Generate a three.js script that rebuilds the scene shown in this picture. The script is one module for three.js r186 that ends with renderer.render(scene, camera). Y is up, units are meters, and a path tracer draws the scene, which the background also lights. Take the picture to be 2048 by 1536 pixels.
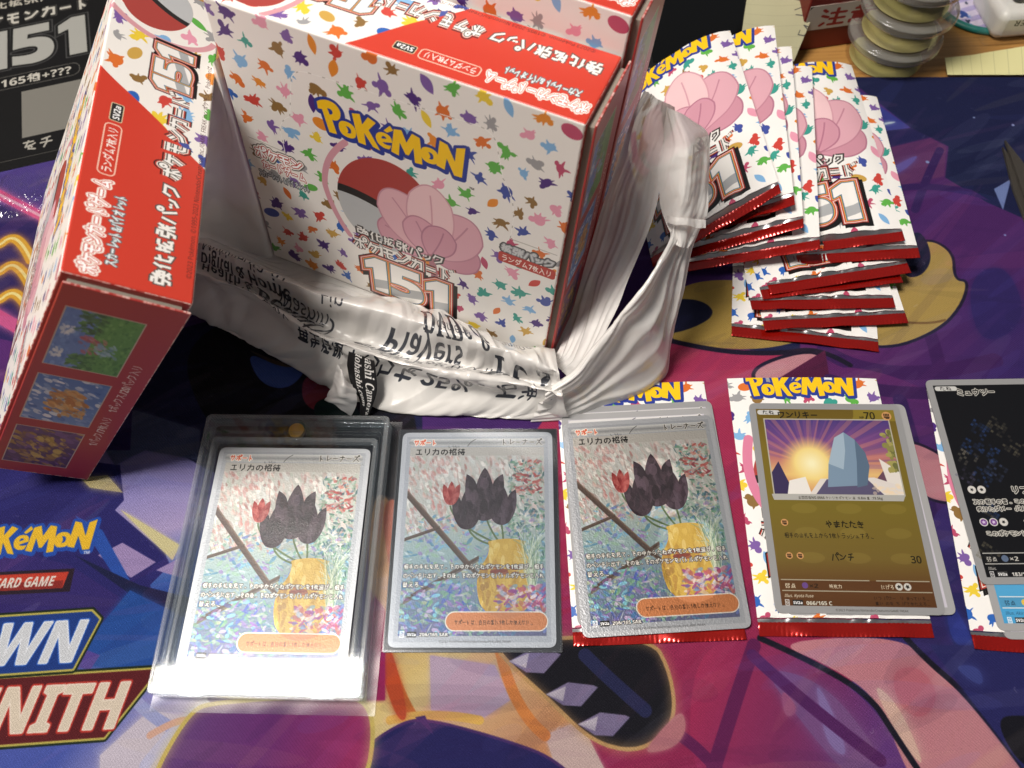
import * as THREE from 'three';
import { RoundedBoxGeometry } from 'three/addons/geometries/RoundedBoxGeometry.js';
import { mergeGeometries, mergeVertices } from 'three/addons/utils/BufferGeometryUtils.js';
import { ImprovedNoise } from 'three/addons/math/ImprovedNoise.js';
import { RectAreaLightUniformsLib } from 'three/addons/lights/RectAreaLightUniformsLib.js';

// ------------------------------------------------------------------ camera, light, exposure
// Everything is laid out in millimetres on the mat plane (y = 0) and scaled to metres.
const MM = 0.001;
const scene = new THREE.Scene();
scene.background = new THREE.Color(0.098, 0.1, 0.104);           // dim, even light of the room
const CAM = { f: 1640, pitch: 1.0758, roll: -0.0458, h: 315 };     // focal length in photo pixels
const camera = new THREE.PerspectiveCamera(2 * Math.atan(768 / CAM.f) * 180 / Math.PI, 4 / 3, 0.01, 10);
const cR = new THREE.Vector3(1, 0, 0), cF = new THREE.Vector3(0, -Math.sin(CAM.pitch), -Math.cos(CAM.pitch));
const cU = new THREE.Vector3().crossVectors(cR, cF);
const camR = cR.clone().multiplyScalar(Math.cos(CAM.roll)).addScaledVector(cU, Math.sin(CAM.roll));
const camU = cR.clone().multiplyScalar(-Math.sin(CAM.roll)).addScaledVector(cU, Math.cos(CAM.roll));
camera.position.set(0, CAM.h * MM, 0);
camera.up.copy(camU);
camera.lookAt(camera.position.clone().add(cF));
camera.focus = 0.33; camera.userData.fStop = 14;
const renderer = new THREE.WebGLRenderer({ antialias: true });
renderer.toneMapping = THREE.LinearToneMapping;
renderer.toneMappingExposure = 1.1;
renderer.shadowMap.enabled = true;

// the ceiling lamp: a square diffuser panel above and to one side of the desk
RectAreaLightUniformsLib.init();
const LAMP = { x: -555, y: 1500, z: -112, w: 480, d: 420 };
const lampLight = new THREE.RectAreaLight(0xfff7ee, 44, LAMP.w * MM, LAMP.d * MM);
lampLight.position.set(LAMP.x * MM, (LAMP.y - 6) * MM, LAMP.z * MM);
lampLight.lookAt(LAMP.x * MM, 0, LAMP.z * MM - 0.0001);
lampLight.castShadow = true;
scene.add(lampLight);

// ------------------------------------------------------------------ helpers
let seed = 7;
const rnd = () => { seed = (seed * 1664525 + 1013904223) >>> 0; return seed / 4294967296; };
const rr = (a, b) => a + (b - a) * rnd();
const noise3 = new ImprovedNoise();
const fbm = (x, y, z, o = 4) => { let s = 0, a = 1; for (let i = 0; i < o; i++) { s += a * noise3.noise(x, y, z); x *= 2.03; y *= 2.03; z *= 2.03; a *= 0.5; } return s; };
const V = (x, y, z) => new THREE.Vector3(x, y, z);
const lerp = (a, b, t) => a + (b - a) * t;
/** photo pixel (2048 x 1536) and a height in mm -> point in mm */
function at(px, py, h = 0) {
  const d = camR.clone().multiplyScalar((px - 1024) / CAM.f).addScaledVector(camU, -(py - 768) / CAM.f).add(cF);
  return V(0, CAM.h, 0).addScaledVector(d, (h - CAM.h) / d.y);
}
const taken = {};
const numbered = (n) => { const k = taken[n] = (taken[n] ?? -1) + 1; return k ? n + '_' + String(k).padStart(3, '0') : n; };
function tag(o, label, category, group) { o.userData.label = label; o.userData.category = category; if (group) o.userData.group = group; return o; }
function thing(name, label, category, group) { const g = new THREE.Group(); g.name = numbered(name); tag(g, label, category, group); scene.add(g); return g; }
/** geometry in mm -> named mesh in metres */
function mesh(name, geo, mat, parent) {
  geo = geo.clone(); geo.scale(MM, MM, MM);
  const m = new THREE.Mesh(geo, mat); m.name = name; m.castShadow = m.receiveShadow = true;
  (parent ?? scene).add(m); return m;
}
function structure(name, geo, mat) { const m = mesh(name, geo, mat); m.userData.kind = 'structure'; return m; }
function place(o, p, yaw = 0) { o.position.set(p.x * MM, p.y * MM, p.z * MM); o.rotation.y = yaw; return o; }
/** put a group with local axes X, Y, Z (unit vectors) at origin p (mm) */
function pose(o, p, X, Y, Z) { o.quaternion.setFromRotationMatrix(new THREE.Matrix4().makeBasis(X, Y, Z)); o.position.set(p.x * MM, p.y * MM, p.z * MM); return o; }
function canvas(w, h, draw) { const c = document.createElement('canvas'); c.width = w; c.height = h; const g = c.getContext('2d'); draw(g, w, h); return c; }
function tex(c, srgb = true) { const t = new THREE.CanvasTexture(c); if (srgb) t.colorSpace = THREE.SRGBColorSpace; t.magFilter = THREE.LinearFilter; t.wrapS = t.wrapT = THREE.RepeatWrapping; t.anisotropy = 8; return t; }
/** grey noise texture */
function noiseTex(n, f) { const d = new Uint8Array(n * n * 4); for (let y = 0; y < n; y++) for (let x = 0; x < n; x++) { const v = Math.max(0, Math.min(255, f(x, y) * 255)); d.set([v, v, v, 255], (y * n + x) * 4); } const t = new THREE.DataTexture(d, n, n); t.magFilter = THREE.LinearFilter; t.wrapS = t.wrapT = THREE.RepeatWrapping; t.needsUpdate = true; return t; }
const std = (o) => new THREE.MeshStandardMaterial(o);
const phys = (o) => new THREE.MeshPhysicalMaterial(o);

// ------------------------------------------------------------------ lettering
// strokes of the Japanese characters on a 10 x 10 grid (x then y, y down); the fonts at hand have Latin only
const G = {};
`ホ 1383 5159 3518 6588|ケ 3115 2393 636539|モ 1282 1585 42485989|ン 1244 185793|カ 13838868 414419|ー 1585|ト 3139 3467|ム 512887 6599|ス 227219 5599|レ 313894|ツ 1325 4345 928639|ハ 3219 6299|イ 7115 5459|オ 1383 616948 6318|ク 3115 32827629|ラ 2171 14847739|タ 3115 32827629 3567|リ 2126 717649|サ 1383 3136 717649|ナ 1383 515529|エ 2272 5258 1888|ワ 1215 12827639|キ 1372 1685 4159|ヘ 063398|チ 7122 1585 525539|ミ 2173 2475 1779|ュ 256558 1888|ウ 5153 1316 13837639|フ 12827639|シ 2233 1536 196894|ル 323519 616996|コ 13838818|ヒ 21283989 2574|メ 7119 2377|の 524728162352839669|を 1272 4126 265567 84464889|て 1282 82455879|そ 21713484464879|か 13636749 4118 7395|ら 3152 2326658759|た 1353 3118 6484 576999|ね 3139 133317 356385795899|ひ 12422649776295|に 2129 5383 568888|す 1292 616646546649|は 2129 4393 7178594799|し 31385987|え 4161 247419566999|な 1353 3117 7294 64684948|い 222739 7377|や 2259 15738566 5163|ま 1383 1585 5158392788|き 1383 1585 3167 286979|る 21712664866948|け 2129 4393 727659|つ 1342848659|ち 1282 4135748749|と 3144 72353889|れ 3139 133317 35636898|こ 2272 268888|ん 5119456997|ふ 4153 445739 1518 7698|う 3151 24638659|り 2126 717649|よ 5464 51583928 98|強 1141431316463919 715393 5494965654 7379 598899|化 3115 2429 61689997 9354|拡 2128 1343 1645 7172 5292 5249 745888 8699|張 1141431316463919 616591 6393 5595 6569 7599|枚 1343 3139 3416 3446 6153 5393 8359 5499|入 315319 5399|招 2128 1343 1645 51918474 7145 5696995956|待 3113 3416 2529 5292 7175 4595 4696 858979 5768|相 1343 3139 3416 3446 5191995951 5494 5696|手 7122 2474 1686 525949|札 1343 3139 3416 3446 61689997|見 2171752521 2373 3619 56589997|中 1383861613 5159|選 1122 14343619 1999 4161 4363 7191 7393 4595 4797 5557 7577|出 5159 22248482 16199996|後 3113 3416 2529 614364 844685 6549 556859 4699|替 1241 1444 3136 5282 5484 7176 2676792926 2878|自 5142 2272792922 2474 2676|分 4114 6194 25757959 4529|番 7122 1383 5156 2136 2676792926 5659 2878|使 2114 2419 3393 4484864644 636949 4799|山 5158 23288883|上 4148 4474 1888|弱 1131331316363919 5181835356867959|点 4144 4272 2474772724 1819 3839 5859 7889|抵 2128 1343 1645 825258 5595 718899|抗 2128 1343 1645 6162 4393 555749 55757899|力 13838868 414419|全 5114 5194 2575 2777 1999 5559|国 1191991911 3272 3474 3777 5257|図 1191991911 3243 5253 7237 3577|鑑 3113 3153 1545 3538 1848 6191 6165 6595 7275 5696995956 7679|高 5152 1292 4363654543 19168689 3767793937|重 7122 1383 2474772724 2575 5159 2878 1999|種 4122 1343 3139 3416 3446 5292 5393 5494975754 7199 5999|注 1122 1435 1928 6162 4393 4696 4999 6369|意 5152 2272 3143 1494 2575772725 2676 1819 384969 5758 8889|次 1122 1829 414492 634639 6699|受 7122 2233 1317 1393 257529 3599|再 1292 2329 23838979 5257 2575 1797|生 3114 2383 2585 1999 5159|樹 1333 2129 2316 4181 6143 4575 4979 838979 7393|脂 2119 21414939 2343 2545 61647493 8163 5696995956 5797|石 1191 4119 3585893935|油 1122 1435 1928 4393994943 6169 4696|、 3858|。 286979 28|・ 4555`.split('|').forEach((s) => { const [k, ...st] = s.split(' '); G[k] = st.map((q) => { const p = []; for (let i = 0; i + 1 < q.length; i += 2) p.push([+q[i], +q[i + 1]]); return p; }); });
const DAKU = { ポ: 'ホ゜', ボ: 'ホ゛', ゲ: 'ケ゛', ド: 'ト゛', ズ: 'ス゛', バ: 'ハ゛', パ: 'ハ゜', ダ: 'タ゛', ベ: 'ヘ゛', ッ: 'ツ.', ャ: 'ヤ.', び: 'ひ゛', で: 'て゛', ぶ: 'ふ゛', っ: 'つ.', げ: 'け゛', ゴ: 'コ゛', ッ: 'ツ.' };
const FONT = { sans: 'sans-serif', serif: 'serif' };
/** draws text from its left end on a base line; o: lw (share of size), outlines [[width, colour] ...], fill, skew, sx, font */
function text(g, s, x, y, size, o = {}) {
  const run = [];
  let w = 0; g.font = (o.weight ?? 'bold') + ' ' + size + 'px ' + (o.font ?? 'sans-serif');
  for (const ch of s) {
    const d = DAKU[ch], key = d ? d[0] : ch;
    if (G[key]) { run.push({ st: G[key], mark: d?.[1], x: w }); w += size * (d?.[1] === '.' ? 0.72 : 0.98); }
    else { run.push({ ch, x: w }); w += g.measureText(ch).width; }
  }
  const sx = o.fit ? o.fit / w : (o.sx ?? 1);
  g.save(); g.translate(x, y); g.transform(sx, 0, -(o.skew ?? 0) * sx, 1, o.align === 'right' ? -w * sx : o.align === 'center' ? -w * sx / 2 : 0, 0);
  if (o.flip) g.scale(1, -1);
  g.lineJoin = g.lineCap = o.cap ?? 'round'; if (o.cap) { g.lineCap = 'butt'; g.lineJoin = 'miter'; }
  const pass = (extra, col) => {
    g.strokeStyle = g.fillStyle = col;
    for (const r of run) {
      if (r.ch) { if (extra) { g.lineWidth = extra * 2; g.strokeText(r.ch, r.x, 0); } g.fillText(r.ch, r.x, 0); continue; }
      const k = size / 10 * 0.92, small = r.mark === '.' ? 0.7 : 1, ox = r.x, oy = -size * 0.84 + (small < 1 ? size * 0.26 : 0);
      const path = (pts, kk = k * small, dx = 0, dy = 0) => { g.beginPath(); pts.forEach(([a, b], i) => g[i ? 'lineTo' : 'moveTo'](ox + dx + a * kk, oy + dy + b * kk)); g.stroke(); };
      g.lineWidth = size * (o.lw ?? 0.1) + extra * 2;
      r.st.forEach((p) => path(p));
      if (r.mark === '゛') { path([[7.4, 0], [8.3, 1.7]]); path([[9, -0.4], [9.8, 1.2]]); }
      if (r.mark === '゜') { g.beginPath(); g.arc(ox + 8.8 * k, oy + 1 * k, 1.2 * k, 0, 7); g.stroke(); }
    }
  };
  for (const [e, col] of o.outlines ?? []) pass(e, col);
  pass(0, o.fill ?? '#000');
  g.restore(); return w * sx;
}
/** draws a path written as M L Q Z with absolute numbers */
function path(g, d) {
  g.beginPath(); const t = d.match(/[MLQZ]|-?[\d.]+/g); let i = 0, c;
  while (i < t.length) { if (/[MLQZ]/.test(t[i])) c = t[i++]; const n = () => +t[i++]; if (c === 'M') g.moveTo(n(), n()); else if (c === 'L') g.lineTo(n(), n()); else if (c === 'Q') g.quadraticCurveTo(n(), n(), n(), n()); else g.closePath(); }
}
const MARK = { P: 'M0 26 Q60 -18 112 8 Q152 40 126 92 Q106 120 76 116 L90 204 L42 206 L24 66 L-2 70 Z M58 50 L66 86 Q92 80 86 58 Q78 45 58 50 Z', o: 'M50 0 Q102 0 102 52 Q102 104 50 104 Q-2 104 -2 52 Q-2 0 50 0 Z M42 30 Q72 28 72 54 Q72 76 46 74 Q64 58 42 30 Z', K: 'M0 12 L48 0 L56 62 L95 2 L140 22 L92 84 L152 196 L108 188 L62 114 L66 194 L20 192 Z', e: 'M50 0 Q102 0 98 48 L40 66 Q55 80 92 70 L80 98 Q40 112 10 80 Q-10 40 15 15 Q30 0 50 0 Z M36 44 L66 34 Q60 20 46 24 Q36 30 36 44 Z M52 -14 L92 -58 L110 -34 L72 -6 Z', M: 'M20 10 L65 0 L90 70 L125 0 L170 10 L180 180 L135 185 L130 90 L100 150 L80 150 L50 85 L40 175 L-5 165 Z', N: 'M15 0 L60 10 L105 100 L110 10 L160 -10 L150 190 L105 195 L58 100 L48 180 L0 170 Z' };
const WORD = [['P', 0, 20, -.04], ['o', 118, 112, 0], ['K', 208, 32, 0], ['e', 338, 98, 0], ['M', 432, 42, 0], ['o', 606, 92, 0], ['N', 700, 22, .03]];
/** the yellow and blue word mark, w pixels wide with its top left corner at x, y */
function wordmark(g, x, y, w, edge = '#2a3b8f', fill = '#f5c518', glow) {
  g.save(); g.translate(x, y); const k = w / 862; g.scale(k, k); g.lineJoin = 'round';
  const pass = (lw, col, dx = 0, dy = 0) => { for (const [c, a, b, r] of WORD) { g.save(); g.translate(a + dx, b + dy); g.rotate(r); path(g, MARK[c]); if (lw) { g.lineWidth = lw; g.strokeStyle = col; g.stroke(); } else { g.fillStyle = col; g.fill('evenodd'); } g.restore(); } };
  if (glow) pass(62, glow);
  pass(40, edge, 6, 8); pass(36, edge); pass(0, edge); pass(0, fill);
  g.restore();
}
const DIG = { 1: 'M0 34 L46 0 L92 0 L92 205 L34 205 L34 62 L0 78 Z', 5: 'M4 0 L124 0 L124 46 L52 46 L50 70 Q138 62 138 138 Q138 206 62 206 L0 198 L0 150 Q84 170 84 134 Q84 104 2 116 Z' };
/** the big silver 151 with its red and black outlines; h pixels high */
function digits(g, x, y, h, o = {}) {
  g.save(); g.translate(x, y); const k = h / 205; g.scale(k * (o.sx ?? 1), k); g.lineJoin = 'miter'; g.miterLimit = 3;
  const pos = [['1', 0], ['5', 108], ['1', 262]];
  const pass = (lw, col, dx = 0, dy = 0) => { for (const [c, a] of pos) { g.save(); g.translate(a + dx, dy); path(g, DIG[c]); if (lw) { g.lineWidth = lw; g.strokeStyle = col; g.stroke(); } else { g.fillStyle = col; g.fill(); } g.restore(); } };
  if (o.dark) { pass(26, '#3a3a3a'); pass(18, '#121212'); pass(0, '#8d8d88'); g.restore(); return; }
  pass(56, '#141212', 12, 14); pass(54, '#141212'); pass(44, '#a3372f'); pass(34, '#e8dcd2'); pass(27, '#c2473a'); pass(17, '#e2a04a'); pass(11, '#4f8d6a'); pass(6, '#55608f');
  pass(0, '#eceae6');
  g.save(); for (const [c, a] of pos) { g.save(); g.translate(a, 0); path(g, DIG[c]); g.clip(); g.fillStyle = '#a9abad'; g.beginPath(); g.moveTo(-10, 150); g.lineTo(160, 96); g.lineTo(160, 150); g.lineTo(-10, 205); g.fill(); g.restore(); } g.restore();
  g.restore();
}
// ------------------------------------------------------------------ small printed motifs
const CONFETTI = ['#2c62b5', '#7a5aa0', '#e08a2c', '#e7c93c', '#c9443a', '#7fb0dc', '#e39ab0', '#4b2a78', '#8a6a3a', '#5fae4a', '#3b9a8c', '#c8a04c', '#9a9a9c', '#b84a6a', '#3f4f9c', '#d8702e'];
/** a small lumpy shape: a leaf, an oval, or an irregular body with knobs and points */
function motif(g, x, y, s, col, kind = rnd() < .08 ? 0 : rnd() < .07 ? 3 : 9) {
  g.save(); g.translate(x, y); g.rotate(rr(-0.8, 0.8)); g.scale(s * rr(.85, 1.15), s * rr(.85, 1.15)); g.fillStyle = col; g.beginPath();
  if (kind === 0) { g.moveTo(0, -1); g.quadraticCurveTo(1, -.2, 0, 1); g.quadraticCurveTo(-.9, 0, 0, -1); }
  else if (kind === 1) { for (let i = 0; i < 10; i++) { const a = i * .6283, r = i % 2 ? .55 : 1; g.lineTo(Math.sin(a) * r, -Math.cos(a) * r); } }
  else if (kind === 3) { g.ellipse(0, 0, .95, .62, .3, 0, 7); }
  else {
    const a0 = rnd() * 6.3, bx = rr(.5, .72), by = rr(.4, .6); g.ellipse(0, 0, bx, by, rr(-1, 1), 0, 7); g.closePath();
    const kn = 1 + Math.floor(rnd() * 2); for (let i = 0; i < kn; i++) { const a = a0 + i * rr(1.6, 2.6), q = rr(.22, .4); g.moveTo(Math.cos(a) * .7 + q, Math.sin(a) * .62); g.ellipse(Math.cos(a) * .7, Math.sin(a) * .62, q, q * rr(.7, 1), a, 0, 7); g.closePath(); }
    const n = 3 + Math.floor(rnd() * 4); for (let i = 0; i < n; i++) { const a = a0 + 1.1 + i * rr(.6, 1.4), l = rr(.8, 1.2), w = rr(.14, .3); g.moveTo(Math.cos(a - w * 1.6) * .4, Math.sin(a - w * 1.6) * .4); g.quadraticCurveTo(Math.cos(a - w) * l * .8, Math.sin(a - w) * l * .8, Math.cos(a) * l, Math.sin(a) * l); g.lineTo(Math.cos(a + w * 1.6) * .4, Math.sin(a + w * 1.6) * .4); g.closePath(); }
  }
  g.fill(); g.restore();
}
function confetti(g, x0, y0, w, h, step, size) {
  let row = 0;
  for (let y = y0 + step * .3; y < y0 + h + step * .3; y += step * .82, row++) for (let x = x0 + (row % 2) * step * .5; x < x0 + w + step * .4; x += step)
    motif(g, x + rr(-.18, .18) * step, y + rr(-.16, .16) * step, size * rr(.85, 1.1), CONFETTI[Math.floor(rnd() * CONFETTI.length)]);
}
/** a plain two-tone ball and a pink ribbon: the picture on the boxes and wrappers */
function ballArt(g, x, y, r, tilt = 0.35) {
  g.save(); g.translate(x, y); g.rotate(tilt); g.beginPath(); g.ellipse(0, 0, r * .86, r, 0, 0, 7); g.clip();
  g.fillStyle = '#a8433d'; g.fillRect(-r, -r, 2 * r, 2 * r); g.fillStyle = '#b9bcbe'; g.beginPath(); g.ellipse(0, r * .75, r * 1.3, r * .72, 0, 0, 7); g.fill();
  g.strokeStyle = '#2a2726'; g.lineWidth = r * .16; g.beginPath(); g.ellipse(0, r * .75, r * 1.3, r * .72, 0, 0, 7); g.stroke();
  g.restore();
}
function pinkArt(g, x, y, s) {
  // a large pink magnolia blossom
  g.save(); g.translate(x, y); g.scale(s, s); g.lineJoin = 'round';
  const petal = (r, l, w, c, e) => { g.save(); g.rotate(r); g.fillStyle = c; path(g, `M0 0 Q${-w} ${-l * .35} ${-w * .62} ${-l * .8} Q0 ${-l * 1.16} ${w * .62} ${-l * .8} Q${w} ${-l * .35} 0 0 Z`); g.fill(); g.strokeStyle = e; g.lineWidth = .025; g.stroke(); path(g, `M0 0 Q${w * .12} ${-l * .5} 0 ${-l * .86}`); g.stroke(); g.restore(); };
  g.translate(.15, .62); petal(-1.15, .95, .46, '#cf98a6', '#b67a8c'); petal(1.15, .9, .46, '#c98f9f', '#b0748a'); petal(-.55, 1.3, .56, '#dfb0b8', '#c48b9a'); petal(.6, 1.25, .56, '#d9a6b2', '#bd8495'); petal(.02, 1.45, .52, '#e8c2c6', '#cf9aa6'); petal(-.32, .8, .4, '#d69fae', '#b97f90'); petal(.36, .75, .38, '#cd94a4', '#b0748a');
  g.strokeStyle = '#a8717c'; g.lineWidth = .12; g.lineCap = 'round'; path(g, 'M0 0 Q.1 .3 .05 .6'); g.stroke();
  g.restore();
}

// ------------------------------------------------------------------ the desk and the printed play mat
const matO = V(194, 0, -348.9), mEx = V(Math.cos(.0648), 0, Math.sin(.0648)), mEz = V(-Math.sin(.0648), 0, Math.cos(.0648));
const MAT = { s0: -500, s1: 112, t0: 0, t1: 356 }, MW = 2048, MH = Math.round(MW * (MAT.t1 - MAT.t0) / (MAT.s1 - MAT.s0)), MK = MW / (MAT.s1 - MAT.s0);
const onMat = (px, py) => { const p = at(px, py).sub(matO); return [(p.dot(mEx) - MAT.s0) * MK, (p.dot(mEz) - MAT.t0) * MK]; };
const matCanvas = canvas(MW, MH, (g, w, h) => {
  g.fillStyle = '#4f2c74'; g.fillRect(0, 0, w, h);
  // smooth closed shape through photo points
  const shape = (pts, fill, o = {}) => {
    const p = pts.map(([a, b]) => onMat(a, b)), n = p.length; g.beginPath();
    if (o.hard) p.forEach((q, i) => g[i ? 'lineTo' : 'moveTo'](...q));
    else { const m = (a, b) => [(a[0] + b[0]) / 2, (a[1] + b[1]) / 2]; if (o.open) { g.moveTo(...p[0]); for (let i = 1; i < n - 1; i++) g.quadraticCurveTo(...p[i], ...(i === n - 2 ? p[n - 1] : m(p[i], p[i + 1]))); } else { g.moveTo(...m(p[n - 1], p[0])); for (let i = 0; i < n; i++) g.quadraticCurveTo(...p[i], ...m(p[i], p[(i + 1) % n])); } }
    if (!o.open) g.closePath();
    if (o.blur) { g.shadowColor = fill; g.shadowBlur = o.blur; }
    if (fill && !o.open) { g.fillStyle = fill; g.fill(); }
    g.shadowBlur = 0; if (o.line) { g.strokeStyle = o.line; g.lineWidth = (o.lw ?? 2) * MK; g.lineJoin = g.lineCap = 'round'; if (o.glow) { g.shadowColor = o.glow; g.shadowBlur = 12; } g.stroke(); g.shadowBlur = 0; }
  };
  const line = (pts, col, lw, o = {}) => shape(pts, null, { open: true, line: col, lw, ...o });
  const grad = (a, b, ...cols) => { const p = onMat(...a), q = onMat(...b), r = g.createLinearGradient(...p, ...q); cols.forEach((c, i) => r.addColorStop(i / (cols.length - 1), c)); return r; };
  // upper right: navy, facets of violet glass
  shape([[1500, 100], [2300, 100], [2300, 760], [1500, 760]], '#1b2250', { hard: 1 });
  shape([[1640, 150], [1722, 178], [1820, 255], [1897, 293], [1890, 355], [1975, 405], [2100, 460], [2300, 560], [2300, 900], [1600, 900]], '#55286f', { hard: 1 });
  shape([[1700, 170], [1820, 255], [1760, 270], [1690, 270]], '#4046a0', { hard: 1, blur: 8 });
  shape([[1690, 270], [1822, 256], [1860, 275], [1760, 300], [1690, 300]], '#26265e', { hard: 1 });
  shape([[1740, 305], [1860, 277], [1892, 293], [1888, 352], [1760, 380]], '#69386f', { hard: 1, blur: 6 });
  shape([[1756, 350], [1850, 300], [1800, 350]], '#6a5cae', { blur: 10 });
  shape([[1755, 253], [1800, 243], [1770, 244]], '#c9dcf0', { blur: 6 });
  line([[1880, 300], [1850, 360], [1830, 420]], '#3a2162', 4); line([[1755, 385], [1880, 350], [2048, 420]], '#3c2365', 4);
  shape([[1900, 300], [2048, 270], [2300, 260], [2300, 420], [2048, 430], [1990, 408], [1900, 352]], '#18204c', { hard: 1 });
  shape([[1988, 378], [2022, 358], [2006, 420]], '#7f93cc', { hard: 1 });
  shape([[2090, 240], [2060, 300], [2100, 320]], '#55629c', { hard: 1 });
  for (const [a, b, r] of [[1948, 235, 2], [2026, 250, 2.6], [1855, 324, 3], [2010, 470, 2], [1905, 700, 2]]) { g.fillStyle = '#8fa3dc'; const p = onMat(a, b); g.beginPath(); g.arc(...p, r, 0, 7); g.fill(); }
  // violet field with dark bands
  shape([[1600, 640], [1800, 600], [2300, 600], [2300, 1000], [1850, 1000], [1600, 900]], grad([1700, 700], [2048, 860], '#6a2c72', '#3a2a72'), { hard: 1 });
  line([[1650, 700], [1760, 780], [1990, 720]], '#472164', 7); line([[1850, 640], [1900, 760], [1880, 860]], '#472164', 6);
  shape([[1930, 560], [2010, 520], [2060, 640], [1960, 700]], '#36286e', { blur: 12 });
  // ochre shape with dark outline by the wrappers
  shape([[1340, 560], [1560, 560], [1700, 640], [1560, 700], [1400, 696], [1330, 680]], '#c2a253');
  shape([[1320, 600], [1400, 596], [1436, 628], [1380, 660], [1310, 672]], '#171a38');
  shape([[1690, 560], [1840, 470], [1908, 500], [1908, 560], [1938, 560], [1925, 610], [1880, 660], [1780, 700], [1690, 680]], '#c4a65c', { line: '#231c3a', lw: 1.4 });
  shape([[1824, 460], [1850, 470], [1866, 520], [1840, 556], [1800, 552]], '#1f2140');
  line([[1780, 640], [1850, 652], [1890, 640]], '#8d6a3c', 1.2);
  // crimson field in the middle
  shape([[1330, 676], [1400, 694], [1560, 704], [1630, 720], [1660, 800], [1700, 1000], [1720, 1300], [1660, 1600], [1000, 1600], [1000, 900], [1250, 700]], grad([1400, 700], [1450, 1400], '#c03c66', '#b8325a', '#9b2a58'));
  shape([[1480, 740], [1640, 690], [1660, 760], [1560, 800]], '#dc9aa4', { line: '#1d1830', lw: 1.6 });
  line([[1320, 676], [1420, 702], [1560, 708], [1640, 694], [1700, 730]], '#1d1830', 2.4);
  shape([[1560, 755], [1650, 700], [1660, 760], [1620, 790]], '#5d1f46', { hard: 1 });
  shape([[1640, 730], [1760, 740], [1900, 800], [1980, 1000], [2300, 1400], [1700, 1340], [1660, 1000]], grad([1650, 800], [1950, 1200], '#6b2d74', '#35296c'));
  line([[1660, 760], [1800, 800], [2000, 780]], '#43215f', 6); line([[1800, 800], [1850, 960], [1900, 1200]], '#3a2160', 6);
  shape([[1805, 880], [1850, 890], [1915, 930], [1930, 1010], [1850, 1000], [1825, 960]], '#d08d97', { line: '#241a38', lw: 1.2 });
  shape([[1850, 1010], [1960, 1010], [2060, 1300], [2300, 1600], [1980, 1440], [1880, 1240]], grad([1860, 1000], [1980, 1320], '#45307c', '#22265e'));
  shape([[1890, 1180], [1960, 1300], [1900, 1290]], '#33409a', { blur: 10 });
  // lower right: rose band with dark outlines, mauve glass
  shape([[1380, 1290], [1530, 1280], [1640, 1330], [1760, 1420], [1880, 1640], [1380, 1640]], grad([1400, 1320], [1760, 1500], '#b02f5c', '#8c3266', '#6b3c86'));
  shape([[1520, 1330], [1640, 1360], [1730, 1460], [1780, 1560], [1700, 1560], [1600, 1440]], '#81568f', { blur: 14 });
  shape([[1630, 1360], [1665, 1420], [1700, 1520], [1655, 1490], [1640, 1420]], '#8f78b4', { blur: 5 }); shape([[1560, 1370], [1600, 1420], [1570, 1440]], '#a35a88', { blur: 5 });
  line([[1508, 1290], [1470, 1400], [1420, 1560]], '#6a2058', 5); line([[1505, 1310], [1600, 1400], [1760, 1520]], '#5a2566', 4.4); line([[1360, 1470], [1420, 1510], [1480, 1600]], '#6a2058', 4);
  shape([[1540, 1282], [1800, 1270], [1860, 1330], [1960, 1420], [2100, 1600], [1880, 1640], [1810, 1540], [1760, 1400], [1660, 1330]], grad([1600, 1300], [1960, 1500], '#d9929c', '#cf8792', '#d48f98'));
  shape([[1780, 1340], [1840, 1330], [1880, 1390], [1850, 1440], [1800, 1420]], '#c9707f', { blur: 14 }); shape([[1740, 1360], [1790, 1400], [1830, 1480], [1850, 1540], [1800, 1480]], '#e8c0b0', { blur: 14 });
  line([[1520, 1276], [1620, 1320], [1740, 1390], [1790, 1470], [1850, 1560]], '#161426', 2.2); line([[1780, 1240], [1840, 1310], [1950, 1400], [2080, 1580]], '#161426', 2.2);
  shape([[1860, 1290], [2300, 1290], [2300, 1600], [2080, 1580], [1950, 1410]], '#2a2a68', { hard: 1, blur: 6 }); shape([[1900, 1330], [1960, 1330], [1970, 1380]], '#414a92', { blur: 14 });
  shape([[1985, 1440], [2040, 1425], [2300, 1470], [2300, 1600], [2060, 1560]], '#12121f');
  // lower middle: warm glow, a dark sheath with three pale leaves
  shape([[720, 1250], [1100, 1240], [1200, 1600], [680, 1600]], grad([760, 1300], [1000, 1560], '#dcb968', '#e8d092', '#dcb488', '#cf9468'));
  shape([[860, 1310], [990, 1330], [1020, 1400], [960, 1440], [862, 1420]], '#c3aec6', { hard: 1, blur: 5 }); shape([[1090, 1470], [1160, 1440], [1220, 1560], [1120, 1560]], '#d1b7b2', { hard: 1, blur: 5 });
  line([[770, 1300], [800, 1400], [830, 1440]], '#d47a35', 4); line([[1000, 1300], [1026, 1420], [1090, 1470]], '#dd8a4a', 4); line([[780, 1440], [860, 1420], [960, 1440]], '#ecc05e', 3);
  shape([[744, 1270], [776, 1270], [822, 1440], [790, 1440]], '#c9512c', { blur: 8 });
  shape([[980, 1280], [1300, 1270], [1340, 1340], [1352, 1430], [1320, 1480], [1260, 1504], [1180, 1480], [1100, 1400], [1020, 1330]], '#15151f', { line: '#c9a06a', lw: 1.4, glow: '#e0b070' });
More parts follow.
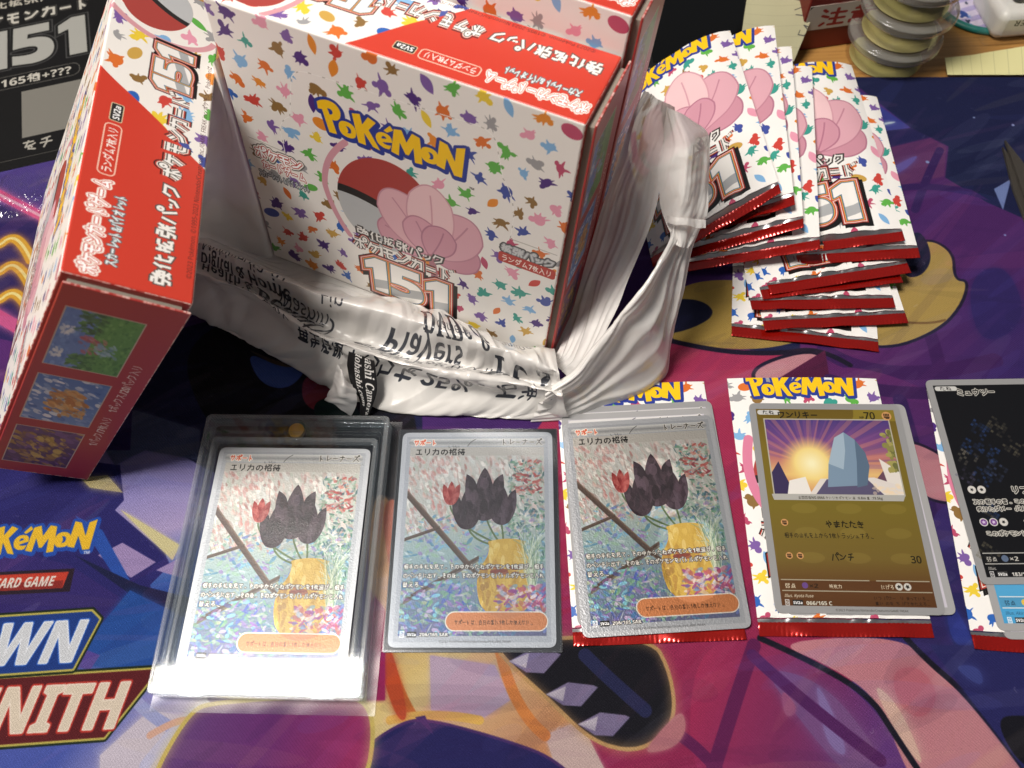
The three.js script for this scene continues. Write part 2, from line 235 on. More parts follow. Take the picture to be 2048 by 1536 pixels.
  for (const [x, y] of [[1062, 1326], [1136, 1392], [1200, 1452]]) { shape([[x - 44, y - 4], [x, y - 28], [x + 50, y - 22], [x + 60, y - 18], [x + 26, y + 20], [x - 10, y + 18]], '#83789c', { hard: 1 }); shape([[x - 44, y - 4], [x - 4, y - 20], [x - 10, y + 10]], '#c4bccb', { hard: 1 }); }
  line([[1170, 1310], [1220, 1360], [1290, 1420]], '#272b52', 5);
  shape([[1340, 1440], [1366, 1420], [1374, 1460], [1350, 1496], [1290, 1508], [1300, 1486]], '#c07c84', { blur: 6 });
  shape([[640, 1600], [720, 1500], [800, 1446], [850, 1436], [1000, 1476], [1120, 1520], [1200, 1620]], '#262460', { line: '#4a2f6a', lw: 1 }); shape([[830, 1434], [850, 1430], [868, 1470]], '#3b2a6a', { hard: 1 });
  // lower left: lavender glass, gold-edged violet
  shape([[-200, 1380], [320, 1300], [440, 1400], [420, 1640], [-200, 1640]], grad([200, 1400], [420, 1536], '#4c5cb0', '#b9afd4', '#d9cfc4'));
  shape([[200, 1510], [300, 1420], [420, 1440], [330, 1600], [200, 1600]], '#cfc6d4', { hard: 1, blur: 10 }); line([[270, 1400], [330, 1460], [390, 1470]], '#a3a9d6', 4); line([[290, 1530], [360, 1440], [410, 1410]], '#c7c6e2', 4); line([[300, 1470], [350, 1440], [370, 1440]], '#dcb09c', 2.5);
  shape([[300, 1560], [380, 1420], [430, 1404], [640, 1390], [760, 1400], [720, 1640], [300, 1640]], grad([380, 1430], [700, 1500], '#6a4480', '#6c2f74', '#9a2f66'), { line: '#d2bd6a', lw: 1.6, glow: '#e0cf80' });
  // middle left: lavender sky, navy beams
  shape([[150, 900], [460, 840], [480, 1340], [60, 1340], [150, 1040]], grad([300, 960], [330, 1300], '#8d87c4', '#b3a4d0', '#2c56a8', '#234b9c'));
  shape([[-200, 880], [240, 930], [248, 1000], [230, 1020], [330, 1105], [340, 1130], [300, 1170], [310, 1200], [420, 1290], [340, 1290], [200, 1180], [-200, 1120]], '#28256a', { hard: 1 });
  shape([[160, 955], [215, 950], [246, 985], [180, 975]], '#cfc08a', { hard: 1, blur: 8 }); shape([[240, 1018], [360, 1090], [345, 1120]], '#d8cf9c', { hard: 1, blur: 4 });
  shape([[196, 1110], [245, 1085], [312, 1124], [262, 1155]], '#a48fc0', { hard: 1 }); shape([[150, 1030], [205, 1060], [260, 1160], [240, 1170]], '#2a52ac', { hard: 1 }); shape([[312, 1140], [370, 1110], [380, 1160]], '#a48fc0', { hard: 1 });
  shape([[-200, 1120], [60, 1110], [140, 1130], [310, 1240], [410, 1330], [-200, 1330]], '#33286e', { hard: 1 }); shape([[150, 1110], [320, 1230], [400, 1260], [400, 1200], [280, 1170]], '#171c44', { hard: 1 });
  shape([[260, 1180], [420, 1260], [420, 1350], [180, 1330], [160, 1300]], '#24509f', { hard: 1, blur: 8 }); shape([[150, 1290], [200, 1310], [180, 1340], [140, 1330]], '#57479a', { hard: 1 });
  // dark disc below the bag, glints of blue and wine red
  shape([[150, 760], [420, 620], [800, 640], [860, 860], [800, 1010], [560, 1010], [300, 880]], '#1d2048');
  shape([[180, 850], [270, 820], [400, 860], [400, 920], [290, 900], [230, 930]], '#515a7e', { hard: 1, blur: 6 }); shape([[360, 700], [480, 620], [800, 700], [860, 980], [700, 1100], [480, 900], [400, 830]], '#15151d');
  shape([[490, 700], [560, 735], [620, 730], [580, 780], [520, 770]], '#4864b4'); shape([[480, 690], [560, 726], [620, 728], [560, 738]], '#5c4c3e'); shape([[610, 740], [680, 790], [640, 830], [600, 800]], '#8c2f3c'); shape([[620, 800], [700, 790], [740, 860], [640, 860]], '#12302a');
  shape([[740, 980], [790, 1000], [800, 1200], [770, 1320], [735, 1320]], '#dba06a', { blur: 8 }); shape([[762, 1010], [800, 990], [800, 1160], [780, 1150]], '#cf6a4c', { blur: 4 }); shape([[740, 1180], [770, 1220], [770, 1400], [735, 1400]], '#a2275e', { hard: 1, blur: 4 }); shape([[740, 900], [800, 860], [800, 1000], [770, 990]], '#17161f', { hard: 1 });
  // upper left: neon lines on violet
  shape([[-300, 300], [300, 250], [260, 900], [-300, 900]], '#2e2160', { hard: 1 }); shape([[-100, 320], [120, 320], [90, 420], [-60, 400]], '#51408a', { hard: 1, blur: 14 });
  line([[-120, 330], [-20, 378], [120, 452]], '#e0568c', 5, { glow: '#ff80b0' }); line([[-120, 330], [-20, 378], [120, 452]], '#f3b6cc', 1.5);
  for (const dy of [0, 54, 110]) line([[-60, 470 + dy], [-10, 500 + dy], [22, 470 + dy], [50, 492 + dy], [62, 520 + dy]], '#e0a838', 5, { glow: '#ffb040' }), line([[-60, 470 + dy], [-10, 500 + dy], [22, 470 + dy], [50, 492 + dy], [62, 520 + dy]], '#f6e596', 1.4);
  line([[-60, 600], [10, 640], [60, 668]], '#d5588c', 6, { glow: '#ff80b0' }); shape([[-80, 660], [60, 690], [20, 800], [-80, 800]], '#5b2a74', { hard: 1 });
  // brushwork of the print: long translucent strokes in neighbouring tones, thread grain, lint
  const vary = (c, n) => { for (let i = 0; i < n; i++) { const x = rnd() * w, y = rnd() * h, a = rr(-.9, .2), l = rr(20, 150); g.save(); g.translate(x, y); g.rotate(a); g.globalAlpha = rr(.02, .075); g.fillStyle = c[i % c.length]; g.beginPath(); g.ellipse(0, 0, l, rr(3, 16), 0, 0, 7); g.fill(); g.restore(); } };
  vary(['#ffffff', '#0a0a30', '#ff7ab0', '#7a8cff', '#20104a', '#ffd890'], 900); g.globalAlpha = 1;
  for (let i = 0; i < 26000; i++) { g.fillStyle = rnd() < .5 ? 'rgba(255,255,255,.05)' : 'rgba(0,0,0,.07)'; g.fillRect(rnd() * w, rnd() * h, rr(1, 3), 1); }
  for (let i = 0; i < 130; i++) { g.strokeStyle = `rgba(225,222,230,${rr(.15, .5)})`; g.lineWidth = rr(.5, 1.1); const x = rnd() * w, y = rnd() * h; g.beginPath(); g.moveTo(x, y); g.quadraticCurveTo(x + rr(-5, 5), y + rr(-5, 5), x + rr(-7, 7), y + rr(-7, 7)); g.stroke(); }
  // lettering of the mat, reading along its lower left
  g.save();
  const [lx, ly] = onMat(180, 1108), [kx, ky] = onMat(18, 1116); const ang = Math.atan2(ly - ky, lx - kx);
  g.translate(lx, ly); g.rotate(ang);
  const U = Math.hypot(lx - kx, ly - ky) / 162;                   // canvas pixels for one photo pixel here
  const wm = 268 * U; wordmark(g, -wm + 2 * U, -78 * U, wm, '#2450b0', '#f1c232');
  text(g, '™', -14 * U, 6 * U, 18 * U, { fill: '#c9d2ee' });
  g.restore(); g.save();
  const [rx, ry] = onMat(136, 1143); g.translate(rx, ry); g.rotate(ang);
  g.fillStyle = '#2a1c2a'; g.fillRect(-330 * U, -6 * U, 342 * U, 46 * U); g.fillStyle = '#c8402f'; g.beginPath(); g.moveTo(-330 * U, 0); g.lineTo(2 * U, 0); g.lineTo(-4 * U, 32 * U); g.lineTo(-330 * U, 32 * U); g.fill(); g.fillStyle = '#8f2c28'; g.fillRect(-330 * U, 17 * U, 325 * U, 15 * U);
  text(g, 'TRADING CARD GAME', -24 * U, 26 * U, 27 * U, { fill: '#e9e4da', skew: .22, align: 'right', sx: .78 });
  g.restore(); g.save();
  const [tx, ty] = onMat(160, 1330); g.translate(tx, ty); g.rotate(ang);
  const plate = (pts, c) => { g.beginPath(); pts.forEach(([a, b], i) => g[i ? 'lineTo' : 'moveTo'](a * U, b * U)); g.closePath(); g.lineJoin = 'round'; g.lineWidth = 16 * U; g.strokeStyle = '#182618'; g.stroke(); g.lineWidth = 8 * U; g.strokeStyle = '#c2b65a'; g.stroke(); g.fillStyle = c; g.fill(); };
  plate([[-500, 22], [150, 14], [70, 128], [-500, 140]], '#5e1c22'); plate([[-500, -92], [2, -100], [20, -84], [-12, 6], [-500, 16]], '#1c3d88');
  text(g, 'CROWN', -10 * U, -8 * U, 104 * U, { fill: '#d8dde2', skew: .24, align: 'right', sx: .95, outlines: [[5 * U, '#2b5fc0'], [2.5 * U, '#eef3fa']] });
  text(g, 'ZENITH', 92 * U, 112 * U, 108 * U, { fill: '#e3d5c0', skew: .24, align: 'right', sx: .92, outlines: [[6 * U, '#c0392f'], [2.5 * U, '#f6e9d8']] });
  g.restore();
});
// fine cloth grain of the mat
const weave = noiseTex(256, (x, y) => 0.5 + 0.28 * Math.sin((x + y) * Math.PI / 4) + 0.12 * Math.sin((x - y) * Math.PI / 4) + 0.35 * (rnd() - .5));
weave.repeat.set(612 / 40, 356 / 40);
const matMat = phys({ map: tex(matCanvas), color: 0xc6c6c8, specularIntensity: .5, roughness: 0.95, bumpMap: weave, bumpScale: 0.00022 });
matMat.map.wrapS = matMat.map.wrapT = THREE.ClampToEdgeWrapping;
function placeOnMat(o) { return pose(o, matO, mEx, V(0, 1, 0), mEz); }
{
  const W = MAT.s1 - MAT.s0, H = MAT.t1 - MAT.t0, T = 2.2;
  const geo = new RoundedBoxGeometry(W, T, H, 2, .7); geo.translate((MAT.s0 + MAT.s1) / 2, -T / 2, H / 2);
  const p = geo.attributes.position, u = geo.attributes.uv; for (let i = 0; i < p.count; i++) u.setXY(i, (p.getX(i) - MAT.s0) / W, 1 - p.getZ(i) / H);
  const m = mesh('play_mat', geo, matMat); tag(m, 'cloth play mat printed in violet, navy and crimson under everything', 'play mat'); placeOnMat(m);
}
const woodCanvas = canvas(1024, 1024, (g, w, h) => {
  g.fillStyle = '#a97c42'; g.fillRect(0, 0, w, h);
  for (let i = 0; i < 900; i++) { const y = rnd() * h, a = rr(.04, .16); g.strokeStyle = rnd() < .6 ? `rgba(104,66,26,${a})` : `rgba(214,172,110,${a})`; g.lineWidth = rr(.6, 3); g.beginPath(); g.moveTo(0, y); const q = rr(-9, 9); g.bezierCurveTo(w * .3, y + q, w * .6, y - q, w, y + rr(-4, 4)); g.stroke(); }
  for (let i = 0; i < 1600; i++) { g.fillStyle = 'rgba(84,50,18,.28)'; g.fillRect(rnd() * w, rnd() * h, rr(6, 26), 1); }
});
const woodTex = tex(woodCanvas); woodTex.repeat.set(3, 3);
{ const geo = new RoundedBoxGeometry(1300, 24, 900, 2, 2); geo.translate(-20, -2.3 - 12, -230); structure('desk', geo, std({ map: woodTex, roughness: .45 })); }
{ // the ceiling lamp: its casing and its glowing diffuser
  const l = thing('ceiling_lamp', 'square ceiling lamp with white diffuser hanging above the desk', 'lamp');
  mesh('diffuser', new RoundedBoxGeometry(LAMP.w, 4, LAMP.d, 2, 1.5), std({ color: 0xffffff, emissive: 0xfff7ee, emissiveIntensity: 9 }), l);
  const c = new RoundedBoxGeometry(LAMP.w + 30, 50, LAMP.d + 30, 3, 12); c.translate(0, 29, 0); mesh('casing', c, std({ color: 0xe8e8e6, roughness: .5 }), l);
  place(l, V(LAMP.x, LAMP.y, LAMP.z));
}

// ------------------------------------------------------------------ the card boxes
const BOX = { w: 136.3, h: 130.8, d: 35.4 };
const boxCanvas = canvas(2048, 1640, (g) => {
  const k = 10;
  g.fillStyle = '#ece9e4'; g.fillRect(0, 0, 2048, 1640);
  // front panel, 1400 x 1250
  g.save(); g.beginPath(); g.rect(0, 0, 1400, 1250); g.clip(); confetti(g, 0, 0, 1400, 1250, 102, 36);
  ballArt(g, 630, 670, 245, .35);
  pinkArt(g, 780, 690, 270); g.strokeStyle = '#d39aa6'; g.lineWidth = 26; g.lineCap = 'round'; path(g, 'M484 409 Q370 520 361 664 Q375 800 443 905'); g.stroke();
  wordmark(g, 388, 236, 580);
  text(g, 'ポケモン', 56, 636, 62, { lw: .15, fill: '#fff', outlines: [[15, '#55504a'], [10, '#f3efe8'], [4, '#b23430']], fit: 215 });
  text(g, 'カードゲーム', 74, 690, 50, { lw: .14, fill: '#fff', outlines: [[11, '#f3efe8'], [4, '#b23430']], fit: 200 });
  text(g, 'スカーレット&バイオレット', 46, 740, 40, { lw: .15, fill: '#c9cfd2', outlines: [[5, '#4c4f52']], fit: 240 });
  text(g, '強化拡張パック', 480, 884, 64, { lw: .12, fill: '#e8e6e2', outlines: [[8, '#3f3a38']], fit: 410, cap: 'butt' });
  text(g, 'ポケモンカード', 458, 966, 84, { lw: .14, fill: '#eeece8', outlines: [[20, '#191514'], [15, '#a8382f'], [9, '#e9e2da'], [5, '#2b2725']], fit: 470, cap: 'butt' });
  digits(g, 500, 996, 215, { sx: 1.08 });
  text(g, '拡張パック', 1125, 668, 46, { lw: .16, fill: '#c8cacc', outlines: [[9, '#3c3c3e'], [4, '#8d8f92']], fit: 225, skew: .1 });
  g.fillStyle = '#b63f34'; g.beginPath(); g.roundRect(1118, 676, 240, 54, 14); g.fill(); text(g, 'ランダム7枚入り', 1132, 720, 38, { lw: .11, fill: '#f4efe8', fit: 214 });
  text(g, '™', 985, 430, 28, {});
  g.strokeStyle = '#a9a49c'; g.lineWidth = 3; path(g, 'M200 560 L200 460 Q212 410 258 380 L298 205 Q318 165 370 160 L1010 138 Q1060 140 1078 180 L1112 320 Q1168 390 1164 518 L1160 593'); g.stroke(); g.strokeStyle = '#fbfaf6'; g.setLineDash([40, 14]); g.stroke(); g.setLineDash([]);
  g.strokeStyle = '#b9b5ae'; g.lineWidth = 4; path(g, 'M40 554 L205 566 M1160 593 L1350 592'); g.stroke();
  g.restore();
  // end panel, 372 x 1250
  g.save(); g.translate(1420, 0); g.beginPath(); g.rect(0, 0, 372, 1250); g.clip(); g.fillStyle = '#a8332f'; g.fillRect(0, 0, 372, 1250);
  const pic = (y0, y1, cols, f) => { g.save(); g.fillStyle = '#c3b3a4'; g.fillRect(43, y0 - 4, 228, y1 - y0 + 8); g.beginPath(); g.rect(47, y0, 220, y1 - y0); g.clip(); const r = g.createLinearGradient(0, y0, 0, y1); cols.forEach((c, i) => r.addColorStop(i / (cols.length - 1), c)); g.fillStyle = r; g.fillRect(40, y0, 240, y1 - y0); f(y0, y1); g.restore(); };
  const el = (x, y, a, b, c, t = 0) => { g.fillStyle = c; g.beginPath(); g.ellipse(x, y, a, b, t, 0, 7); g.fill(); };
  // pictures are printed sideways: sky on one long side, ground on the other
  const dabs = (n, x0, x1, y0, y1, cols, a, b, t0, t1) => { for (let i = 0; i < n; i++) { g.globalAlpha = rr(.45, .95); const q = rr(a, b); el(rr(x0, x1), rr(y0, y1), q, q * rr(.35, .7), cols[Math.floor(rnd() * cols.length)], rr(t0, t1)); } g.globalAlpha = 1; };
  pic(108, 428, ['#5d83c4', '#6a8ecb'], (a, b) => { dabs(60, 50, 130, a, b, ['#6f97d2', '#88a9da', '#557cbe'], 5, 14, 1.3, 1.8); dabs(26, 56, 90, a + 90, a + 140, ['#e2e8ee', '#cfdae6'], 4, 11, 1, 2); dabs(26, 54, 84, a + 220, a + 268, ['#e2e8ee', '#cfdae6'], 4, 11, 1, 2); g.fillStyle = '#5b9a4a'; g.fillRect(150, a, 130, b - a); dabs(160, 150, 266, a, b, ['#66a552', '#4d8c42', '#75b05c', '#3f7c3a'], 4, 12, 1.2, 1.9); dabs(90, 96, 170, a, a + 110, ['#356b35', '#2c5a30', '#47823f', '#5a944a'], 6, 15, -1, 1); dabs(80, 110, 180, a + 236, b, ['#356b35', '#4a8a40', '#5a944a'], 6, 15, -1, 1); dabs(34, 120, 190, a + 130, a + 215, ['#b96a70', '#a4545e', '#cf8a88'], 6, 15, .4, 1.2); dabs(34, 170, 236, a + 150, a + 232, ['#7fa9c0', '#6a93ae', '#9cc0d0'], 6, 15, .4, 1.2); });
  pic(496, 804, ['#4f78b8', '#6f94c8'], (a, b) => { dabs(150, 47, 267, a, b, ['#d8e0ea', '#5f86c2', '#8fabd4', '#3f68ac', '#eef2f6'], 6, 20, .3, .9); dabs(90, 110, 200, a + 80, a + 230, ['#c98a3c', '#dba757', '#b0722e', '#e6c488'], 8, 24, .3, 1.1); dabs(30, 160, 236, a + 140, a + 260, ['#d8a860', '#b8762e'], 8, 20, .8, 1.4); });
  pic(866, 1164, ['#6a4a7c', '#4c3560'], (a, b) => { dabs(240, 47, 267, a, b, ['#8b6a3c', '#a8863c', '#7a5a90', '#c0a055', '#4a3460', '#5f4276'], 6, 26, .4, 1); dabs(50, 110, 220, a + 60, b - 50, ['#d0b45c', '#b0923c'], 6, 20, .5, 1.2); });
  g.save(); g.translate(328, 940); g.rotate(-Math.PI / 2); text(g, '1パック/7枚入り', 0, 0, 40, { lw: .09, fill: '#e6dbd2', fit: 235 }); text(g, '1ボックス/20パック入り', 275, 0, 40, { lw: .09, fill: '#e6dbd2', fit: 330 }); g.restore();
  g.restore();
  // worn white board showing along the folds
  const worn = (x0, y0, x1, y1, n) => { for (let i = 0; i < n; i++) { const t = rnd(); g.fillStyle = `rgba(236,226,216,${rr(.25, .8)})`; g.fillRect(lerp(x0, x1, t) + rr(-2, 2) - 2, lerp(y0, y1, t) + rr(-2, 2) - 2, x0 === x1 ? rr(2, 5) : rr(5, 22), x0 === x1 ? rr(5, 22) : rr(2, 5)); } };
  worn(1422, 2, 1790, 2, 120); worn(1423, 0, 1423, 1250, 260); worn(1789, 0, 1789, 1250, 200); worn(1422, 1246, 1790, 1246, 60);
  // top panel, 1400 x 372: read along the box, away from its picture end
  g.save(); g.translate(0, 1262); g.beginPath(); g.rect(0, 0, 1400, 372); g.clip(); confetti(g, 0, 0, 1400, 372, 102, 36);
  g.fillStyle = '#cb3d2c'; g.beginPath(); g.moveTo(0, 0); g.lineTo(872, 0); g.bezierCurveTo(835, 30, 775, 130, 727, 188); g.bezierCurveTo(690, 240, 630, 290, 573, 372); g.lineTo(0, 372); g.fill();
  ballArt(g, 1272, 150, 135, -1.0); g.strokeStyle = '#d39aa2'; g.lineWidth = 22; path(g, 'M1180 0 Q1120 60 1100 137 Q1085 230 1120 292 Q1150 345 1190 357'); g.stroke();
  digits(g, 868, 166, 124, { sx: .98 });
  text(g, 'ポケモンカード', 488, 296, 80, { lw: .14, fill: '#eeece8', outlines: [[17, '#191514'], [13, '#b23b30'], [8, '#efe7dd'], [4, '#2b2725']], fit: 385, cap: 'butt' });
  text(g, '強化拡張パック', 70, 296, 70, { lw: .14, fill: '#f0ede8', outlines: [[5, '#57504c']], fit: 400, cap: 'butt' });
  text(g, 'ポケモンカードゲーム', 47, 92, 56, { lw: .15, fill: '#fff', outlines: [[9, '#f3ece4'], [3, '#c9402f']], fit: 355 });
  text(g, 'スカーレット&バイオレット', 92, 142, 40, { lw: .15, fill: '#e6ecee', outlines: [[4, '#5a6a6e']], fit: 270 });
  g.strokeStyle = '#f1c9b4'; g.lineWidth = 4; g.beginPath(); g.roundRect(420, 48, 212, 50, 16); g.stroke(); text(g, 'ランダム7枚入り', 432, 88, 36, { lw: .11, fill: '#f6efe8', fit: 188 });
  g.fillStyle = '#2a2826'; g.beginPath(); g.roundRect(648, 56, 76, 38, 6); g.fill(); g.strokeStyle = '#d9c9a4'; g.lineWidth = 3; g.stroke(); text(g, 'SV2a', 655, 86, 28, { fill: '#fff', fit: 62 });
  text(g, '©2023 Pokémon. ©1995-2023 Nintendo/Creatures Inc./GAME FREAK inc. ポケモン・Pokémonは', 120, 358, 22, { fill: '#3a1a16', weight: 'normal', lw: .07 });
  g.restore();
});
const boxTex = tex(boxCanvas); boxTex.wrapS = boxTex.wrapT = THREE.ClampToEdgeWrapping;
const boxMat = phys({ map: boxTex, roughness: .42, clearcoat: .25, clearcoatRoughness: .3 });
const boardMat = std({ color: 0x8a8378, roughness: .8 });
function boxUV(geo, only) {
  const p = geo.attributes.position, n = geo.attributes.normal, u = geo.attributes.uv, { w, h, d } = BOX;
  for (let f = 0; f < p.count; f += 3) {
    // one panel for all three corners of a face
    const a = V(0, 0, 0); for (let j = 0; j < 3; j++) a.add(V(n.getX(f + j), n.getY(f + j), n.getZ(f + j)));
    const A = [Math.abs(a.x), Math.abs(a.y), Math.abs(a.z)], side = A[0] > A[1] && A[0] > A[2] ? 'end' : A[1] > A[2] ? 'top' : 'front';
    for (let j = 0; j < 3; j++) {
      const i = f + j, x = p.getX(i), y = p.getY(i), z = p.getZ(i); let c, r;
      const cl = (t) => Math.min(.998, Math.max(.002, t));
      if ((only ?? side) === 'end') { c = 1420 + cl(.5 - z / d) * 372; r = cl(.5 - y / h) * 1250; }
      else if (side === 'top') { c = cl(.5 - x / w) * 1400; r = 1262 + cl(.5 - z / d) * 372; }
      else { c = cl(.5 + x / w * (a.z >= 0 ? 1 : -1)) * 1400; r = cl(.5 - y / h) * 1250; }
      u.setXY(i, c / 2048, 1 - r / 1640);
    }
  }
  return geo;
}
function cardBox(label, P, X, Y, Z) {
  const b = thing('card_box', label, 'box', 'three matching trading card boxes');
  let geo = new RoundedBoxGeometry(BOX.w - 3, BOX.h, BOX.d, 2, .9); if (geo.index) geo = geo.toNonIndexed();
  geo.translate(-1.5, 0, 0); mesh('carton', boxUV(geo), boxMat, b);
  // the tucked end: an inner board set in, then the end flap with its printed face
  const gap = new THREE.BoxGeometry(2.2, BOX.h - 5, BOX.d - 5); gap.translate(BOX.w / 2 - 1.9, 0, 0); mesh('inner_board', gap, boardMat, b);
  let flap = new RoundedBoxGeometry(.9, BOX.h - .5, BOX.d - 1.4, 2, .4); if (flap.index) flap = flap.toNonIndexed();
  flap.translate(BOX.w / 2 - .2, -.2, -.5); boxUV(flap, 'end'); mesh('end_flap', flap, boxMat, b);
  return pose(b, P, X, Y, Z);
}
// poses solved from the corners of the boxes in the photograph (length, depth and height axes, corner)
const axA = { u: V(-.0695, -.0093, -.9975), v: V(-.7951, .6045, .0497), w: V(-.6025, -.7966, .0494), T: V(-95.2, 109.6, -140.1) };
const axB = { u: V(-.9055, .0666, -.4192), v: V(.4146, -.0726, -.9071), w: V(-.0908, -.9951, .0382), T: V(28.6, 134.3, -183.5) };
const corner = (a, u, v, w) => a.T.clone().addScaledVector(a.u, u).addScaledVector(a.v, v).addScaledVector(a.w, w);
const neg = (v) => v.clone().negate();
cardBox('white and red trading card box leaning over, its picture end facing out of the pile', corner(axA, BOX.w * .518, BOX.d * .518, BOX.h * .518), neg(axA.u), neg(axA.w), axA.v).scale.setScalar(1.036);
cardBox('white and red trading card box standing in the plastic bag, ball on its face', corner(axB, BOX.w / 2, BOX.d / 2, BOX.h / 2), neg(axB.u), neg(axB.w), neg(axB.v));
cardBox('white and red trading card box rising behind the box that stands in the bag', corner(axB, BOX.w / 2 - .3, BOX.d * 1.5 + .8, BOX.h / 2 - 14), neg(axB.u), neg(axB.w), neg(axB.v));

// ------------------------------------------------------------------ wrappers
const packCanvas = canvas(680, 1100, (g, w, h) => {
  g.fillStyle = '#efedea'; g.fillRect(0, 0, w, h); confetti(g, 0, 0, w, h, 98, 36);
  ballArt(g, 250, 480, 210, .2); pinkArt(g, 330, 400, 300);
  g.strokeStyle = '#d57f9c'; g.lineWidth = 40; g.lineCap = 'round'; path(g, 'M70 300 Q30 460 90 580 Q140 660 200 720'); g.stroke();
  wordmark(g, 92, -30, 470);
  text(g, '強化拡張パック', 90, 660, 66, { lw: .12, fill: '#e8e6e2', outlines: [[8, '#3f3a38']], fit: 410, cap: 'butt' });
  text(g, 'ポケモンカード', 70, 745, 92, { lw: .14, fill: '#e4e2de', outlines: [[20, '#191514'], [15, '#a8382f'], [9, '#e9e2da'], [5, '#2b2725']], fit: 470, cap: 'butt' });
  digits(g, 105, 780, 210, { sx: 1.1 });
});
const packTex = tex(packCanvas); packTex.wrapS = packTex.wrapT = THREE.ClampToEdgeWrapping;
const packMat = phys({ map: packTex, roughness: .26, clearcoat: .9, clearcoatRoughness: .08 });
const redFoil = phys({ color: 0xa8140c, metalness: .55, roughness: .26, clearcoat: .8, clearcoatRoughness: .12 });
const silverFoil = std({ color: 0xb4b4b6, metalness: .9, roughness: .3 });
/** an opened wrapper: local x across (0..w), z along (0 = cut top, l = crimp end), y up; belly = how far its mouth stands open */
function wrapper(label, o) {
  const g = thing('card_pack', label, 'card pack', o.group); const { w = 64, l = 108, belly = 3, flat = 1, seed: sd = 0 } = o, cr = 5.6, body = l - cr - 1.2;
  const NX = 28, NZ = 36, wob = (x, z, k) => fbm(x * .06 + sd * 7.3, z * .05, k, 3);
  const top = (u, t) => { const e = 1 - Math.pow(Math.abs(2 * u - 1), 3.2), z = t * body; const b = belly * (1 - .75 * t) + flat; return V(u * w + (1 - e) * 0, .35 + b * e * (.92 + .12 * wob(u * w, z, 1)) + .5 * wob(u * w, z, 4) * e + (.45 * Math.sin(u * w * .55 + 5 * wob(u * w, z, 6) + sd) + .9 * wob(u * w * 3, z * .6, 8)) * Math.pow(t, 5) * e + .5 * Math.max(0, wob(u * w * .5 + 9, z * 1.6, 12)) * e, z + (o.skew ?? 0) * (u - .5)); };
  const pos = [], uv = [], idx = [];
  for (const s of [1, 0]) for (let j = 0; j <= NZ; j++) for (let i = 0; i <= NX; i++) { const u = i / NX, t = j / NZ, p = top(u, t); pos.push(p.x, s ? p.y : .12 + .1 * Math.sin(u * 3.14), p.z); uv.push(s ? lerp(.02, .98, u) : .02 + .04 * u, 1 - lerp(.0, .96, t)); }
  const st = (NX + 1) * (NZ + 1);
  for (const s of [0, 1]) for (let j = 0; j < NZ; j++) for (let i = 0; i < NX; i++) { const a = s * st + j * (NX + 1) + i, b = a + 1, c = a + NX + 1, d = c + 1; s ? idx.push(a, b, c, b, d, c) : idx.push(a, c, b, b, c, d); }
  const geo = new THREE.BufferGeometry(); geo.setAttribute('position', new THREE.Float32BufferAttribute(pos, 3)); geo.setAttribute('uv', new THREE.Float32BufferAttribute(uv, 2)); geo.setIndex(idx); geo.computeVertexNormals();
  const shell = mesh('wrapper', geo, packMat, g);
  // silver seam and the ribbed red crimp
  const strip = (name, z0, z1, mat, ribs) => {
    const P = [], I = [], nx = 76, nz = ribs ? 6 : 2; let n = 0;
    for (const s of [1, 0]) { for (let j = 0; j <= nz; j++) for (let i = 0; i <= nx; i++) { const u = i / nx, z = lerp(z0, z1, j / nz); let y = .55 + 2 * fbm(u * 3 + sd, z * .04, 2, 2) * (z - body) / cr; if (ribs && s) y += .5 * (i % 2) * (j > 0 && j < nz ? 1 : 0) + (j % 2) * .05; if (!s) y -= .3; if (!ribs) y = lerp(top(u, 1).y, y, j / nz) + (s ? .06 : -.25); P.push(u * w, Math.max(s ? .35 : .1, y), z + (o.skew ?? 0) * (u - .5)); } }
    const q = (nx + 1) * (nz + 1); for (const s of [0, 1]) for (let j = 0; j < nz; j++) for (let i = 0; i < nx; i++) { const a = s * q + j * (nx + 1) + i, b = a + 1, c = a + nx + 1, d = c + 1; s ? I.push(a, b, c, b, d, c) : I.push(a, c, b, b, c, d); }
    const e = new THREE.BufferGeometry(); e.setAttribute('position', new THREE.Float32BufferAttribute(P, 3)); e.setIndex(I); e.computeVertexNormals(); mesh(name, e, mat, shell);
  };
  strip('silver_seam', body + .5, body + 1.7, silverFoil, false); strip('crimped_end', body + 1.5, l, redFoil, true);
  // pose from the far and near right corners and the near left corner
  const br = at(...o.br), bl = at(...o.bl); const X = br.clone().sub(bl).normalize(); let Z;
  if (o.tr) { Z = br.clone().sub(at(...o.tr)).normalize(); X.addScaledVector(Z, -Z.dot(X)).normalize(); } else Z = V(-X.z, 0, X.x);
  Z.addScaledVector(X, -Z.dot(X)).normalize(); const Y = Z.clone().cross(X);
  const origin = br.clone().addScaledVector(X, -w).addScaledVector(Z, -l);
  return pose(g, origin, X, Y, Z);
}
const PG = 'opened card packs fanned out in a pile';
const pl = (s) => 'opened white card pack, ' + s;
wrapper(pl('lowest of the pile, lying flat on the mat'), { br: [1757, 705, .4], bl: [1456, 672, .4], l: 106, belly: .6, flat: .6, seed: 1, group: PG });
wrapper(pl('second lowest of the pile, its red end poking out straight'), { br: [1816, 647, 2.6], bl: [1509, 664, 2.6], l: 106, belly: .6, flat: .6, seed: 2, group: PG });
wrapper(pl('third lowest of the pile, its red end half in shade'), { br: [1791, 616, 5], bl: [1483, 622, 5], l: 106, belly: .6, flat: .6, seed: 3, group: PG });
wrapper(pl('fourth lowest of the pile, under the curled red ends'), { br: [1806, 566, 7.6], bl: [1490, 604, 6.5], l: 104, belly: .6, flat: .6, seed: 4, group: PG });
